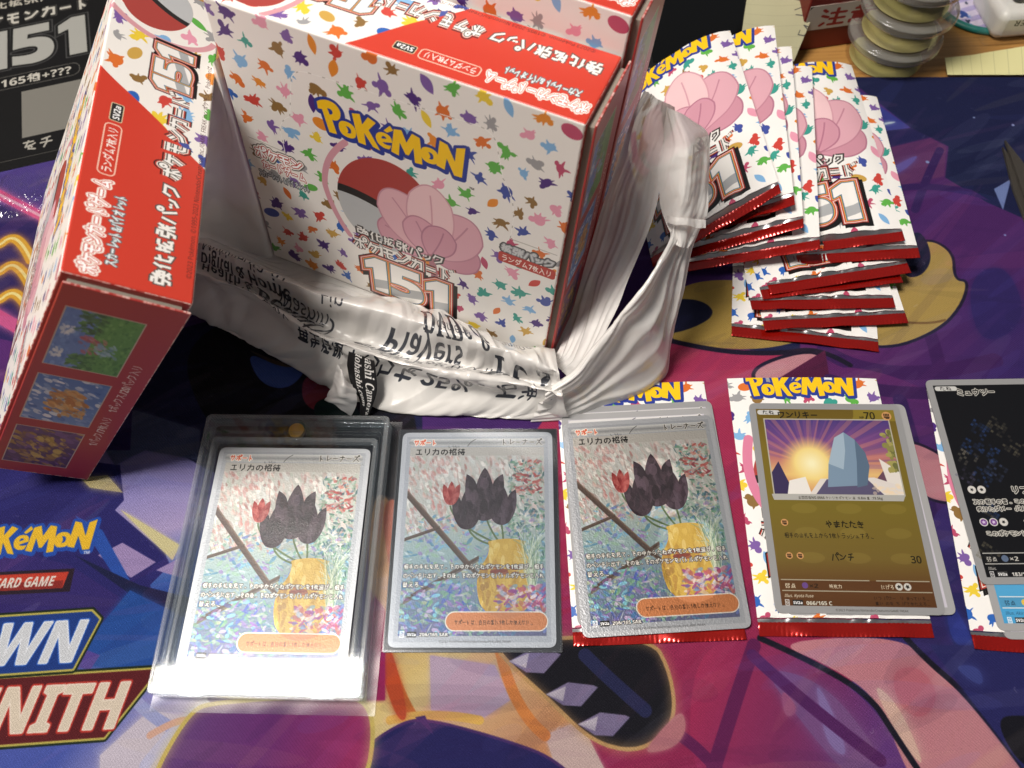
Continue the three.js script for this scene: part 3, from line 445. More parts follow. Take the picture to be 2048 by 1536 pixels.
wrapper(pl('fifth lowest of the pile, its shiny red end curling up'), { br: [1822, 546, 10.4], bl: [1493, 598, 7], l: 106, belly: .8, flat: .6, seed: 5, group: PG });
wrapper(pl('shifted sideways beneath the uppermost pack of the flat fan'), { br: [1840, 516, 13.6], bl: [1540, 570, 7], tr: [1752, 190, 14.5], l: 100, belly: 3, flat: .9, seed: 6, group: PG });
wrapper(pl('uppermost of the flat fan, big digits in full view'), { br: [1810, 482, 17], bl: [1580, 545, 8.5], tr: [1700, 122, 18], l: 112, belly: 6, flat: 1.2, seed: 7, group: PG });
wrapper(pl('lowest of the tilted fan that leans against the bag'), { br: [1641, 512, 21], bl: [1366, 606, 3], skew: -7, tr: [1624, 140, 24], l: 113, belly: 4, flat: 1, seed: 8, group: PG });
wrapper(pl('second from the bottom of the tilted fan'), { br: [1609, 470, 25.5], bl: [1380, 570, 5], skew: -7, tr: [1584, 103, 28.5], l: 114, belly: 4, flat: 1, seed: 9, group: PG });
wrapper(pl('second from the top of the tilted fan'), { br: [1592, 424, 30], bl: [1372, 536, 7], skew: -8, tr: [1550, 61, 33], l: 114, belly: 5, flat: 1, seed: 10, group: PG });
wrapper(pl('top of the tilted fan beneath the bag handle'), { br: [1569, 404, 35], bl: [1370, 518, 9], skew: -9, tr: [1467, 82, 37], l: 104, belly: 8, flat: 1.2, seed: 11, group: PG });
const FG = 'opened packs laid flat under stacks of cards';
wrapper('opened white card pack flat under the glittering foil card and its stack', { br: [1492, 1280, .5], bl: [1137, 1288, .5], tr: [1406, 757, .5], l: 109, belly: .4, flat: .5, seed: 12, group: FG });
wrapper('opened white card pack flat under the brown fighting card, blue wordmark showing', { br: [1868, 1276, .5], bl: [1515, 1278, .5], tr: [1752, 760, .5], l: 109, belly: .5, flat: .5, seed: 13, group: FG });
wrapper('opened white card pack flat under the black card and blue card', { br: [2310, 1326, .5], bl: [1950, 1322, .5], tr: [2160, 790, .5], l: 108, belly: .5, flat: .5, seed: 14, group: FG });

// ------------------------------------------------------------------ cards
const CW = 756, CH = 1056;                                        // 12 pixels to the millimetre
function roundRectShape(w, h, r) { const s = new THREE.Shape(); s.moveTo(-w / 2 + r, -h / 2); s.lineTo(w / 2 - r, -h / 2); s.quadraticCurveTo(w / 2, -h / 2, w / 2, -h / 2 + r); s.lineTo(w / 2, h / 2 - r); s.quadraticCurveTo(w / 2, h / 2, w / 2 - r, h / 2); s.lineTo(-w / 2 + r, h / 2); s.quadraticCurveTo(-w / 2, h / 2, -w / 2, h / 2 - r); s.lineTo(-w / 2, -h / 2 + r); s.quadraticCurveTo(-w / 2, -h / 2, -w / 2 + r, -h / 2); return s; }
/** a card lying flat: x across, z down the card; warp lifts its middle by some mm */
function cardGeo(w = 63, h = 88, t = .32, r = 3) {
  const e = new THREE.ExtrudeGeometry(roundRectShape(w, h, r), { depth: t, bevelEnabled: false, curveSegments: 6 });
  const p = e.attributes.position, u = e.attributes.uv;
  for (let i = 0; i < p.count; i++) { const x = p.getX(i), y = p.getY(i); u.setXY(i, .5 + x / w * .998, .5 + y / h * .998); }
  e.rotateX(-Math.PI / 2); return e;
}
/** centre and turn of a flat rectangle whose corners (TL TR BR BL) are seen at these photo pixels */
function quad(c, h) { const p = c.map(([a, b]) => at(a, b, h)), m = V(0, 0, 0); p.forEach((q) => m.add(q)); m.multiplyScalar(.25); const d = p[1].clone().sub(p[0]).normalize().add(p[2].clone().sub(p[3]).normalize()); return [m, -Math.atan2(d.z, d.x)]; }
function foilMap(f) { return tex(canvas(CW / 2, CH / 2, (g, w, h) => { g.scale(.5, .5); f(g); }), false); }
const blob = (g, x, y, a, b, c, t = 0) => { g.fillStyle = c; g.beginPath(); g.ellipse(x, y, a, b, t, 0, 7); g.fill(); };
const RULE = ['相手の手札を見て、その中からたねポケモンを1枚選び、相手', 'のベンチに出す。その後、そのポケモンをバトルポケモンと入れ', '替える。'];
const gardenCanvas = canvas(CW, CH, (g, w, h) => {
  seed = 41; g.fillStyle = '#b4b6ba'; g.fillRect(0, 0, w, h);
  g.fillStyle = '#a4a7ac'; g.fillRect(24, 24, w - 48, h - 48);
  // painted garden bed: brush dabs
  g.save(); g.beginPath(); g.rect(44, 128, w - 88, h - 180); g.clip();
  const bg = g.createLinearGradient(0, 128, 0, h); [['#b9b6b0', 0], ['#aeb0aa', .3], ['#8aa0a0', .55], ['#66748c', .8], ['#5a5878', 1]].forEach(([c, t]) => bg.addColorStop(t, c)); g.fillStyle = bg; g.fillRect(0, 0, w, h);
  const dab = (n, x0, x1, y0, y1, cols, l0, l1, t0, t1, a0 = .35, a1 = .8) => { for (let i = 0; i < n; i++) { g.globalAlpha = rr(a0, a1); blob(g, rr(x0, x1), rr(y0, y1), rr(l0, l1), rr(l0, l1) * .42, cols[Math.floor(rnd() * cols.length)], rr(t0, t1)); } g.globalAlpha = 1; };
  dab(700, 44, 712, 128, 520, ['#d6d2cc', '#c4c6c4', '#b98f8c', '#cdb6ae', '#a8b0a4', '#e2ddd6', '#9f8a84'], 8, 26, .9, 1.5);
  dab(120, 44, 330, 130, 520, ['#b06a66', '#c48a80', '#8f5a58'], 8, 20, .8, 1.3, .2, .5);
  dab(620, 44, 712, 440, 1000, ['#5f8a78', '#6a78b0', '#88a88c', '#8a6fa8', '#4a7a98', '#a8b08c', '#6fa4c4', '#c4ccd4'], 6, 22, -1.2, 1.2);
  dab(380, 540, 712, 150, 660, ['#3f6a5c', '#6a9478', '#34545c', '#9ab0a0', '#5a7a94', '#b8c4b8'], 5, 17, -1.5, 1.5);
  dab(60, 560, 700, 150, 330, ['#a8504c', '#c08274', '#8a4048'], 7, 18, -1, 1, .5, .9);
  // trellis beams
  for (const [a, b, c, d, lw] of [[44, 330, 360, 690, 32], [44, 560, 210, 500, 16], [44, 860, 400, 650, 26], [360, 690, 470, 800, 24]]) for (let i = 0; i < 14; i++) { g.strokeStyle = ['#54453f', '#453833', '#6f5c50'][i % 3]; g.globalAlpha = .55; g.lineWidth = lw * .28; const o = rr(-.5, .5) * lw; g.beginPath(); g.moveTo(a, b + o); g.lineTo(c, d + o); g.stroke(); } g.globalAlpha = 1;
  // still life: a yellow jar of dark tulips, painted in strokes
  const within = (d, f) => { g.save(); path(g, d); g.clip(); f(); g.restore(); };
  for (const [x, y] of [[500, 400], [340, 420], [420, 350], [255, 330]]) { g.strokeStyle = '#5a6c4c'; g.lineWidth = 9; g.beginPath(); g.moveTo(x, y + 60); g.quadraticCurveTo(x + 20, y + 160, 510, 590); g.stroke(); }
  const jar = 'M440 570 Q540 540 620 570 Q600 600 640 660 Q690 740 640 860 Q590 930 520 925 Q450 930 410 860 Q370 740 430 660 Q460 600 440 570 Z';
  within(jar, () => { g.fillStyle = '#c2a04a'; g.fillRect(360, 500, 340, 460); dab(160, 400, 650, 560, 940, ['#cdae58', '#b8923e', '#d8c078', '#a8843c', '#c9a648'], 12, 34, 1.2, 1.9); dab(40, 380, 450, 580, 930, ['#94703a', '#a8803c'], 12, 30, 1.3, 1.8); dab(18, 400, 660, 690, 720, ['#8a4a3c', '#7a3c34'], 14, 30, -.1, .1, .6, .9); });
  for (const [x, y, k, cs] of [[505, 400, .84, ['#3a2e36', '#2e252b', '#4c3c46', '#584a54']], [338, 420, .86, ['#382c33', '#2a2228', '#4a3c44']], [420, 350, 1.12, ['#30272d', '#261f24', '#463840', '#5a4a54']], [258, 335, .5, ['#96403e', '#842f30', '#b0605a']]]) {
    g.save(); g.translate(x, y); g.scale(k, k); within('M-80 -110 Q-40 -90 -36 -60 Q-20 -120 0 -140 Q20 -120 36 -60 Q40 -90 80 -110 Q100 20 40 90 Q0 120 -40 90 Q-100 20 -80 -110 Z', () => { g.fillStyle = cs[0]; g.fillRect(-120, -160, 240, 300); dab(90, -90, 90, -140, 110, cs, 14, 46, 1.2, 1.95, .35, .8); }); g.restore();
  }
  // pale stems and low blooms
  for (let i = 0; i < 90; i++) { g.strokeStyle = ['#c4cbb4', '#a0b090', '#6f8a70', '#d8dccf'][i % 4]; g.globalAlpha = .7; g.lineWidth = rr(1.2, 3.6); g.beginPath(); g.moveTo(650 + rr(-20, 20), 800); g.quadraticCurveTo(650 + rr(-60, 60), 640, rr(560, 712), rr(500, 740)); g.stroke(); } g.globalAlpha = 1;
  dab(190, 44, 380, 760, 1010, ['#4a58a8', '#6a9a78', '#8a62a8', '#9ab094', '#3f6a94', '#b8a4c4', '#7cc0d0'], 8, 24, -1.2, 1.2, .4, .85);
  dab(150, 490, 712, 780, 900, ['#b04a6a', '#8a3f86', '#cbb4b8', '#5a62a8', '#a86058', '#e0d4d8', '#6f9ac0'], 8, 24, -1.2, 1.2, .4, .85);
  g.restore();
  // header, rules, foot
  const hd = g.createLinearGradient(0, 40, 0, 74); hd.addColorStop(0, '#c9c9c6'); hd.addColorStop(.5, '#8e8f90'); hd.addColorStop(1, '#b9b9b6'); g.fillStyle = hd; g.beginPath(); g.roundRect(36, 36, w - 72, 40, 18); g.fill();
  g.strokeStyle = '#3f3c3a'; g.lineWidth = 3; path(g, 'M330 78 Q345 50 372 38'); g.stroke();
  g.fillStyle = '#b1ada6'; g.fillRect(44, 82, w - 88, 46);
  text(g, 'サポート', 60, 70, 34, { lw: .15, fill: '#d4542c', outlines: [[4, '#efe6da']], fit: 120 });
  text(g, 'トレーナーズ', w - 50, 70, 38, { lw: .13, fill: '#3a3632', outlines: [[3, '#d8d4cc']], align: 'right', sx: .92 });
  text(g, 'エリカの招待', 70, 124, 42, { lw: .12, fill: '#1c1a1a', fit: 252 });
  text(g, 'しょうたい', 232, 84, 14, { lw: .1, fill: '#2a2826' });
  RULE.forEach((s, i) => text(g, s, 50, 700 + i * 42, 27, { lw: .1, fill: '#f0ece2', outlines: [[3, '#4a4644']], ...(i < 2 ? { fit: 656 } : {}) }));
  g.fillStyle = '#c07a4e'; g.strokeStyle = '#d7cfc4'; g.lineWidth = 5; g.beginPath(); g.roundRect(256, 898, 462, 84, 42); g.fill(); g.stroke();
  text(g, 'サポートは、自分の番に1枚しか使えない。', 296, 954, 25, { lw: .1, fill: '#4a3022', fit: 360 });
  text(g, 'Illus.', 54, 972, 15, { fill: '#ddd', weight: 'italic' });
  g.strokeStyle = '#eee'; g.lineWidth = 3; g.strokeRect(54, 986, 17, 24); text(g, 'G', 56, 1004, 17, { fill: '#eee' }); g.fillStyle = '#222'; g.fillRect(84, 986, 44, 25); text(g, 'SV2a', 86, 1005, 18, { fill: '#fff', fit: 40 });
  text(g, '206/165 SAR', 140, 1006, 22, { fill: '#e9e6e0', outlines: [[2.5, '#2a2826']], fit: 130 });
  text(g, '©2023 Pokémon/Nintendo/Creatures/GAME FREAK', 230, 1034, 14, { fill: '#4a4846', weight: 'normal' });
});
seed = 5;
const sparkle = noiseTex(512, () => Math.pow(rnd(), 2)); sparkle.repeat.set(.4, .56);
const gardenTex = tex(gardenCanvas);
const foilMetal = foilMap((g) => { g.fillStyle = '#00ffc8'; g.fillStyle = '#c8c8c8'; g.fillRect(0, 0, CW, CH); g.fillStyle = '#303030'; path(g, 'M420 560 Q560 500 640 560 Q690 640 650 720 L620 900 Q520 960 440 900 L400 720 Q372 640 420 560 Z'); g.fill(); g.beginPath(); g.ellipse(420, 370, 165, 155, 0, 0, 7); g.fill(); });
// diffraction foil under the print: a metal that glitters, stretched along the card
const foilMat = phys({ map: gardenTex, metalness: .85, metalnessMap: foilMetal, roughness: .36, bumpMap: sparkle, bumpScale: .00006 });
const rainbowMat = phys({ map: gardenTex, metalness: .4, metalnessMap: foilMetal, roughness: .45, bumpMap: sparkle, bumpScale: .00006, clearcoat: .3, clearcoatRoughness: .3 });

const greyCard = (g, w, h) => { g.fillStyle = '#9b9b9c'; g.fillRect(0, 0, w, h); };
const fistCanvas = canvas(CW, CH, (g, w, h) => {
  seed = 77; greyCard(g, w, h);
  const r = g.createLinearGradient(0, 40, 0, h); [['#6e5a20', 0], ['#7c6a24', .2], ['#7a6a26', .5], ['#74602a', .75], ['#5f3d20', .9], ['#573418', 1]].forEach(([c, t]) => r.addColorStop(t, c)); g.fillStyle = r; g.fillRect(34, 34, w - 68, h - 68);
  g.fillStyle = '#8c7a2c'; path(g, 'M520 34 L722 34 L722 96 L500 96 Q520 80 520 34 Z'); g.fill();
  // picture: sunset over broken rocks, one blue-grey boulder
  g.save(); g.beginPath(); g.rect(70, 92, w - 140, 400); g.clip();
  const s = g.createLinearGradient(0, 92, 0, 420); [['#4c3a7a', 0], ['#7a4a86', .35], ['#c07a72', .65], ['#e8c07c', .9], ['#d8a070', 1]].forEach(([c, t]) => s.addColorStop(t, c)); g.fillStyle = s; g.fillRect(60, 80, w, 420);
  for (let i = 0; i < 40; i++) { g.globalAlpha = .35; g.save(); g.translate(260, 330); g.rotate(-2.9 + i * .075); g.fillStyle = ['#8a5a90', '#d9907c', '#5a4488'][i % 3]; g.fillRect(90, -6, 500, rr(8, 26)); g.restore(); } g.globalAlpha = 1;
  const su = g.createRadialGradient(270, 330, 10, 270, 330, 150); su.addColorStop(0, '#fff6c8'); su.addColorStop(.5, '#f6dc8c'); su.addColorStop(1, 'rgba(246,200,110,0)'); g.fillStyle = su; g.fillRect(70, 150, 420, 330);
  for (const [d, c] of [['M70 500 L70 380 L110 320 L170 500 Z', '#3c3258'], ['M130 500 L150 420 L230 400 L250 500 Z', '#f0ece6'], ['M560 420 L640 330 L700 430 L700 500 L540 500 Z', '#6a4a5c'], ['M600 300 L700 380 L700 470 L620 440 Z', '#e9e2da'], ['M230 500 L300 410 L560 400 L700 450 L700 500 Z', '#e4dcd6'], ['M260 500 L330 412 L520 404 L600 500 Z', '#5c5674']]) { g.fillStyle = c; path(g, d); g.fill(); }
  for (let i = 0; i < 40; i++) blob(g, rr(640, 700), rr(150, 370), rr(8, 18), rr(8, 16), ['#8d8a4c', '#6f7040', '#a8a05c'][i % 3]);
  g.fillStyle = '#7f97ae'; path(g, 'M330 452 L352 330 L380 250 L402 190 L452 160 L500 200 L540 270 L548 340 L520 440 Z'); g.fill(); g.fillStyle = '#a4b9ca'; path(g, 'M352 330 L380 250 L402 190 L452 160 L444 260 L420 360 Z'); g.fill(); g.fillStyle = '#5c7188'; path(g, 'M500 200 L540 270 L548 340 L520 440 L470 452 L490 320 Z'); g.fill();
  for (let i = 0; i < 26; i++) { g.globalAlpha = .5; blob(g, rr(520, 700), rr(440, 492), rr(6, 16), rr(5, 12), '#f2dcb8'); } g.globalAlpha = 1;
  g.restore(); g.strokeStyle = '#b9b4a4'; g.lineWidth = 6; g.strokeRect(68, 90, w - 136, 402);
  g.fillStyle = '#b4b3ae'; path(g, 'M56 490 L690 490 L676 520 L64 520 Z'); g.fill(); text(g, '全国図鑑NO.0066 かいりきポケモン 高さ:0.8m 重さ:19.5kg', 180, 513, 17, { lw: .08, fill: '#3a382e', fit: 400 });
  g.fillStyle = '#cfcfcc'; g.beginPath(); g.roundRect(40, 40, 112, 26, 12); g.fill(); text(g, 'たね', 66, 62, 26, { lw: .12, fill: '#333', fit: 60 });
  text(g, 'ワンリキー', 140, 84, 46, { lw: .13, fill: '#191408', fit: 205 });
  text(g, 'HP', 545, 84, 18, { fill: '#191408' }); text(g, '70', 568, 86, 52, { fill: '#15120a', weight: 'normal', outlines: [[1, '#15120a']] });
  const fist = (x, y, q) => { blob(g, x, y, q, q, '#d09a64'); g.fillStyle = '#2a1c10'; for (let i = 0; i < 4; i++) g.fillRect(x - q * .6 + i * q * .31, y - q * .55, q * .22, q * .55); g.fillRect(x - q * .6, y + q * .1, q * 1.2, q * .3); g.fillRect(x - q * .3, y + q * .45, q * .8, q * .2); };
  fist(682, 68, 24);
  for (let i = 0; i < 9; i++) { g.globalAlpha = .16; blob(g, 200 + (i % 3) * 210, 560 + Math.floor(i / 3) * 120, 60, 26, '#b0a050'); } g.globalAlpha = 1;
  fist(98, 632, 17); text(g, 'やまたたき', 288, 654, 42, { lw: .12, fill: '#191408', fit: 184 });
  text(g, '相手の山札を上から1枚トラッシュする。', 88, 706, 30, { lw: .09, fill: '#211a0c', fit: 420 });
  fist(98, 792, 16); fist(148, 792, 16); text(g, 'パンチ', 290, 812, 42, { lw: .12, fill: '#191408', fit: 110 }); text(g, '30', 650, 820, 46, { fill: '#191408', weight: 'normal', outlines: [[1, '#191408']], fit: 50 });
  g.fillStyle = '#5c3a1e'; g.fillRect(40, 906, w - 80, 48); g.fillStyle = '#a59c86'; g.fillRect(44, 902, 400, 5); g.fillRect(474, 902, 240, 5); g.fillRect(44, 952, 400, 5); g.fillRect(440, 952, 276, 5);
  text(g, '弱点', 60, 942, 26, { lw: .1, fill: '#d9cdb4', fit: 52 }); blob(g, 150, 930, 14, 14, '#6a4a8a'); text(g, '×2', 168, 942, 28, { fill: '#2a1c0e', fit: 42 }); text(g, '抵抗力', 258, 942, 24, { lw: .1, fill: '#d9cdb4', fit: 60 }); text(g, 'にげる', 490, 942, 24, { lw: .1, fill: '#d9cdb4', fit: 62 });
  for (const x of [572, 610]) { blob(g, x, 930, 17, 17, '#cfccc4'); motif(g, x, 930, 10, '#2a2622', 1); }
  text(g, 'Illus. Kyota Fuse', 50, 984, 19, { fill: '#d8cfba', weight: 'italic', fit: 130 }); g.strokeStyle = '#ddd'; g.lineWidth = 3; g.strokeRect(52, 996, 16, 24); text(g, 'G', 54, 1014, 17, { fill: '#ddd' }); g.fillStyle = '#222'; g.fillRect(84, 996, 46, 25); text(g, 'SV2a', 86, 1015, 18, { fill: '#fff', fit: 42 });
  text(g, '066/165 C', 144, 1018, 24, { fill: '#e2dccc', outlines: [[1.5, '#3a2a18']], fit: 116 });
  text(g, 'いつもパワーがありあまっている。', 700, 990, 19, { lw: .09, fill: '#241408', align: 'right' }); text(g, '重いものをもちあげてきたえる。', 700, 1014, 19, { lw: .09, fill: '#241408', align: 'right' });
  text(g, '©2023 Pokémon/Nintendo/Creatures/GAME FREAK', 270, 1044, 14, { fill: '#3a3630', weight: 'normal' });
});
const nightCanvas = canvas(CW, CH, (g, w, h) => {
  seed = 90; greyCard(g, w, h); g.fillStyle = '#0d0d12'; g.fillRect(34, 34, w - 68, h - 68);
  for (let i = 0; i < 30; i++) { const x = rr(60, w - 120), y = rr(110, 860), c = ['#3c4a6c', '#6a6450', '#2a4a86', '#55506a', '#8a8474'][i % 5]; g.save(); g.translate(x, y); g.rotate(.7); for (let a = 0; a < 6; a++) for (let b = 0; b < 6; b++) if (rnd() < .55) { g.globalAlpha = rr(.15, .6); g.fillStyle = c; g.fillRect(a * 15, b * 15, 13, 13); } g.restore(); } g.globalAlpha = 1;
  g.fillStyle = '#cfcfcc'; g.beginPath(); g.roundRect(40, 40, 112, 26, 12); g.fill(); text(g, 'たね', 66, 62, 26, { lw: .12, fill: '#333', fit: 60 });
  const o = { lw: .12, fill: '#0f0f12', outlines: [[4, '#c9c6be']] };
  text(g, 'ミュウツー', 146, 92, 46, { ...o, fit: 196 });
  const en = (x, y, c) => { blob(g, x, y, 20, 20, '#d2cfca'); blob(g, x, y, 15, 15, c); motif(g, x, y, 10, c === '#d9d6d0' ? '#222' : '#d9c4e6', 1); };
  en(80, 600, '#d9d6d0'); en(126, 600, '#d9d6d0'); text(g, 'リフレクト', 266, 620, 42, { ...o, fit: 210 });
  text(g, '次の相手の番、このポケモンが', 70, 672, 28, { ...o, lw: .1 }); text(g, '受けたダメージぶんのダメカンを', 78, 708, 28, { ...o, lw: .1 });
  en(92, 762, '#7a4a94'); en(138, 762, '#7a4a94'); en(184, 762, '#d9d6d0'); text(g, 'サイコ', 280, 782, 42, { ...o, fit: 120 }); text(g, 'このポケモンにも', 88, 828, 28, { ...o, lw: .1 });
  g.fillStyle = '#a9a8a4'; g.fillRect(44, 908, w - 90, 5); g.fillRect(44, 958, w - 90, 5); text(g, '弱点', 56, 948, 26, { lw: .1, fill: '#c9c6be', fit: 52 }); blob(g, 140, 936, 16, 16, '#5f6f8a'); text(g, '×2', 160, 948, 28, { fill: '#c9c6be', fit: 42 }); text(g, '抵抗力', 238, 948, 24, { lw: .1, fill: '#c9c6be', fit: 60 });
  text(g, 'Illus.', 50, 988, 18, { fill: '#d0cdc6', weight: 'italic' }); g.strokeStyle = '#ddd'; g.lineWidth = 3; g.strokeRect(54, 996, 16, 24); text(g, 'G', 56, 1014, 17, { fill: '#ddd' }); g.fillStyle = '#444'; g.fillRect(86, 996, 46, 25); text(g, 'SV2a', 88, 1015, 18, { fill: '#fff', fit: 42 }); text(g, '183/165', 150, 1018, 24, { fill: '#e8e6e0', fit: 90 });
});
const blueCanvas = canvas(CW, CH, (g, w, h) => {
  seed = 12; greyCard(g, w, h); const r = g.createLinearGradient(0, 40, 0, h); r.addColorStop(0, '#8fc0dc'); r.addColorStop(1, '#3f96c8'); g.fillStyle = r; g.fillRect(34, 34, w - 68, h - 68);
  g.fillStyle = '#4a90b8'; g.fillRect(40, 906, w - 80, 48); g.fillStyle = '#c8d4da'; g.fillRect(44, 902, w - 90, 5); g.fillRect(44, 952, w - 90, 5); text(g, '弱点', 60, 942, 26, { lw: .1, fill: '#22455c', fit: 52 }); blob(g, 150, 930, 15, 15, '#d8b84a'); text(g, '×2', 170, 942, 28, { fill: '#22455c', fit: 42 });
  text(g, 'Illus. Akira Komayama', 50, 984, 19, { fill: '#1f3f56', weight: 'italic' }); g.strokeStyle = '#eee'; g.lineWidth = 3; g.strokeRect(54, 996, 16, 24); text(g, 'G', 56, 1014, 17, { fill: '#eee' }); g.fillStyle = '#333'; g.fillRect(86, 996, 46, 25); text(g, 'SV2a', 88, 1015, 18, { fill: '#fff', fit: 42 }); text(g, '131/165', 150, 1018, 24, { fill: '#e8f0f4', fit: 90 });
});
const trainerCanvas = canvas(CW, CH, (g, w, h) => {
  greyCard(g, w, h); g.fillStyle = '#bdb9c4'; g.fillRect(34, 34, w - 68, h - 68); g.fillStyle = '#cfcecd'; g.beginPath(); g.roundRect(36, 36, w - 72, 42, 18); g.fill(); g.fillStyle = '#6c5f80'; path(g, 'M40 78 L330 78 Q345 66 380 60 L40 66 Z'); g.fill(); g.strokeStyle = '#4a4458'; g.lineWidth = 4; path(g, 'M326 80 Q345 50 376 38'); g.stroke();
  text(g, 'トレーナーズ', w - 50, 72, 40, { lw: .13, fill: '#3a3632', outlines: [[3, '#e4e2de']], align: 'right', sx: .92 }); g.fillStyle = '#d9d6d2'; g.fillRect(44, 82, w - 88, 46);
});
const cardMat = (c, o = {}) => phys({ map: tex(c), roughness: .38, clearcoat: .35, clearcoatRoughness: .2, ...o });
const fistMat = cardMat(fistCanvas, { metalness: .25, roughness: .34 }), nightMat = cardMat(nightCanvas, { metalness: .2, roughness: .36 }), blueMat = cardMat(blueCanvas), trainerMat = cardMat(trainerCanvas, { metalness: .15, roughness: .34 });
const CG = cardGeo();
function card(label, mat, corners, h, dy = 0) { const c = mesh(numbered('trading_card'), CG, mat); tag(c, label, 'trading card'); const [p, a] = quad(corners, h); p.y = h - .32; place(c, p, a); return c; }
// first stack: two grey-headed cards under the glittering one
card('trading card with pale grey header at the bottom of the glittering stack', trainerMat, [[1124, 812], [1418, 796], [1508, 1224], [1160, 1240]], 1.75);
card('trading card with blank silver edge between the grey header card and the glittering card', cardMat(trainerCanvas), [[1112, 826], [1412, 811], [1504, 1242], [1164, 1258]], 2.25);
{ const c = card('glittering foil trading card with a painted garden, on top of its stack', foilMat, [[1114, 843], [1419, 826], [1511, 1260], [1176, 1282]], 2.75); c.rotation.x = .002; }
card('trading card of which only a grey rim shows under the brown fighting card', cardMat(trainerCanvas), [[1516, 812], [1815, 808], [1906, 1230], [1566, 1228]], 1.8);
card('brown and olive trading card with a sunset picture and a rock', fistMat, [[1500, 807], [1799, 807], [1892, 1233], [1546, 1224]], 2.3);
card('silver rimmed trading card lowest in the stack under the black card', cardMat(trainerCanvas), [[1908, 846], [2222, 846], [2342, 1282], [1992, 1278]], 1.7);
card('light blue trading card whose foot sticks out under the black card', blueMat, [[1896, 832], [2206, 832], [2325, 1262], [1982, 1262]], 2.2);
card('black trading card with a dim mosaic picture on top of the blue card', nightMat, [[1858, 764], [2160, 760], [2270, 1160], [1968, 1164]], 2.8);

// ------------------------------------------------------------------ sleeved card and magnetic case
const clear = (o = {}) => phys({ color: 0xffffff, roughness: .06, transmission: 1, thickness: 0, ior: 1.46, ...o });
const film = clear({ roughness: .1, color: 0xf4f6f8 });
{
  const g = thing('sleeved_card', 'foil trading card with a painted garden in a loose clear sleeve', 'sleeved card'); const [p, a] = quad([[806, 864], [1103, 865], [1115, 1294], [774, 1297]], .9);
  const c = mesh('card', CG, rainbowMat, g); c.position.y = .5 * MM;
  const s = new THREE.ExtrudeGeometry(roundRectShape(66.6, 91.4, .5), { depth: .1, bevelEnabled: false }); s.rotateX(-Math.PI / 2);
  const back = std({ color: 0x0e0f12, roughness: .6 }); const b = mesh('sleeve_back', s, std({ color: 0x23262b, roughness: .35 }), g); b.position.set(.0002, .25 * MM, 0);
  const f = mesh('sleeve_front', s, film, g); f.position.set(.0002, 1.1 * MM, 0);
  for (const [w, d, x, z] of [[.9, 91.4, -33, 0], [.9, 91.4, 33.4, 0], [66, .9, .2, 45.3]]) { const e = new RoundedBoxGeometry(w, .35, d, 1, .1); const m = mesh('welded_seam', e, clear({ roughness: .2 }), g); m.position.set(x * MM, 1.0 * MM, z * MM); }
  p.y = 0; place(g, p, a);
}
{
  const g = thing('card_case', 'thick clear magnetic case holding a foil trading card', 'card case'); const [p, a] = quad([[408, 832], [764, 836], [724, 1389], [310, 1381]], 9.4); p.y = .5;
  const W = 76.5, L = 110.5, acry = clear({ roughness: .035, color: 0xf7f9fa, ior: 1.49 });
  const fr = (w0, l0, w1, l1, y, t, dz) => { const s = roundRectShape(w0, l0, 2); s.holes.push(roundRectShape(w1, l1, 2)); const e = new THREE.ExtrudeGeometry(s, { depth: t, bevelEnabled: true, bevelSize: .4, bevelThickness: .4, bevelSegments: 2 }); e.rotateX(-Math.PI / 2); e.translate(0, y, dz); return e; };
  // base tray and lid: hollow bodies of clear acrylic around the card
  const base = new RoundedBoxGeometry(W, 4.2, L, 3, 1.2); base.translate(0, 2.1, 0); mesh('base_plate', base, acry, g);
  const lid = new RoundedBoxGeometry(W - .8, 4.4, L - .8, 3, 1.2); lid.translate(0, 6.7, 0); mesh('lid', lid, clear({ roughness: .06, color: 0xf7f9fa, ior: 1.49 }), g);
  // raised frame round the card window
  const edge = clear({ roughness: .12, transmission: .88, color: 0xf0f3f5, ior: 1.49 });
  mesh('outer_wall', fr(W - .2, L - .2, W - 2.6, L - 2.6, .9, 7.2, 0), edge, g);
  mesh('card_recess_rim', fr(68.2, 94.4, 66.4, 92.4, 4.0, 3.4, 2), edge, g); mesh('lid_bevel', fr(72.5, 99, 71, 97.4, 8.6, .25, 2), acry, g);
  const c = mesh('card', CG, rainbowMat, g); c.position.set(0, 4.32 * MM, 2 * MM);
  const mg = new THREE.CylinderGeometry(3.2, 3.2, 2.4, 32); mg.translate(0, 6.4, -L / 2 + 6.4); const mag = mesh('magnet', mg, std({ color: 0xb08d4a, metalness: .9, roughness: .35 }), g);
  const ring = new THREE.TorusGeometry(4.7, .35, 8, 40); ring.rotateX(Math.PI / 2); ring.translate(0, 8.8, -L / 2 + 6.4); mesh('magnet_ring', ring, acry, mag);
  for (const x of [-24, 24]) { const h = new RoundedBoxGeometry(9, 2.2, 1.6, 2, .4); h.translate(x, 3.6, L / 2 - .2); mesh('hinge_tab', h, acry, g); }
  place(g, p, a);
  const s = mesh('loose_sleeve', (() => { const e = new THREE.PlaneGeometry(82, 117, 24, 30); e.rotateX(-Math.PI / 2); const q = e.attributes.position; for (let i = 0; i < q.count; i++) { const x = q.getX(i), z = q.getZ(i), ed = Math.max(Math.abs(x) - 39, Math.abs(z) - 56, 0); q.setY(i, .25 + .6 * Math.min(1, ed / 3) * (1 + fbm(x * .1, z * .1, 3, 2))); } e.computeVertexNormals(); return e; })(), clear({ roughness: .3, color: 0xf4f6f8 }));
  s.name = 'loose_sleeve'; tag(s, 'loose clear plastic sleeve spread flat beneath the magnetic card case', 'plastic sleeve'); place(s, V(p.x + 1.5, .02, p.z + 2), a);
}

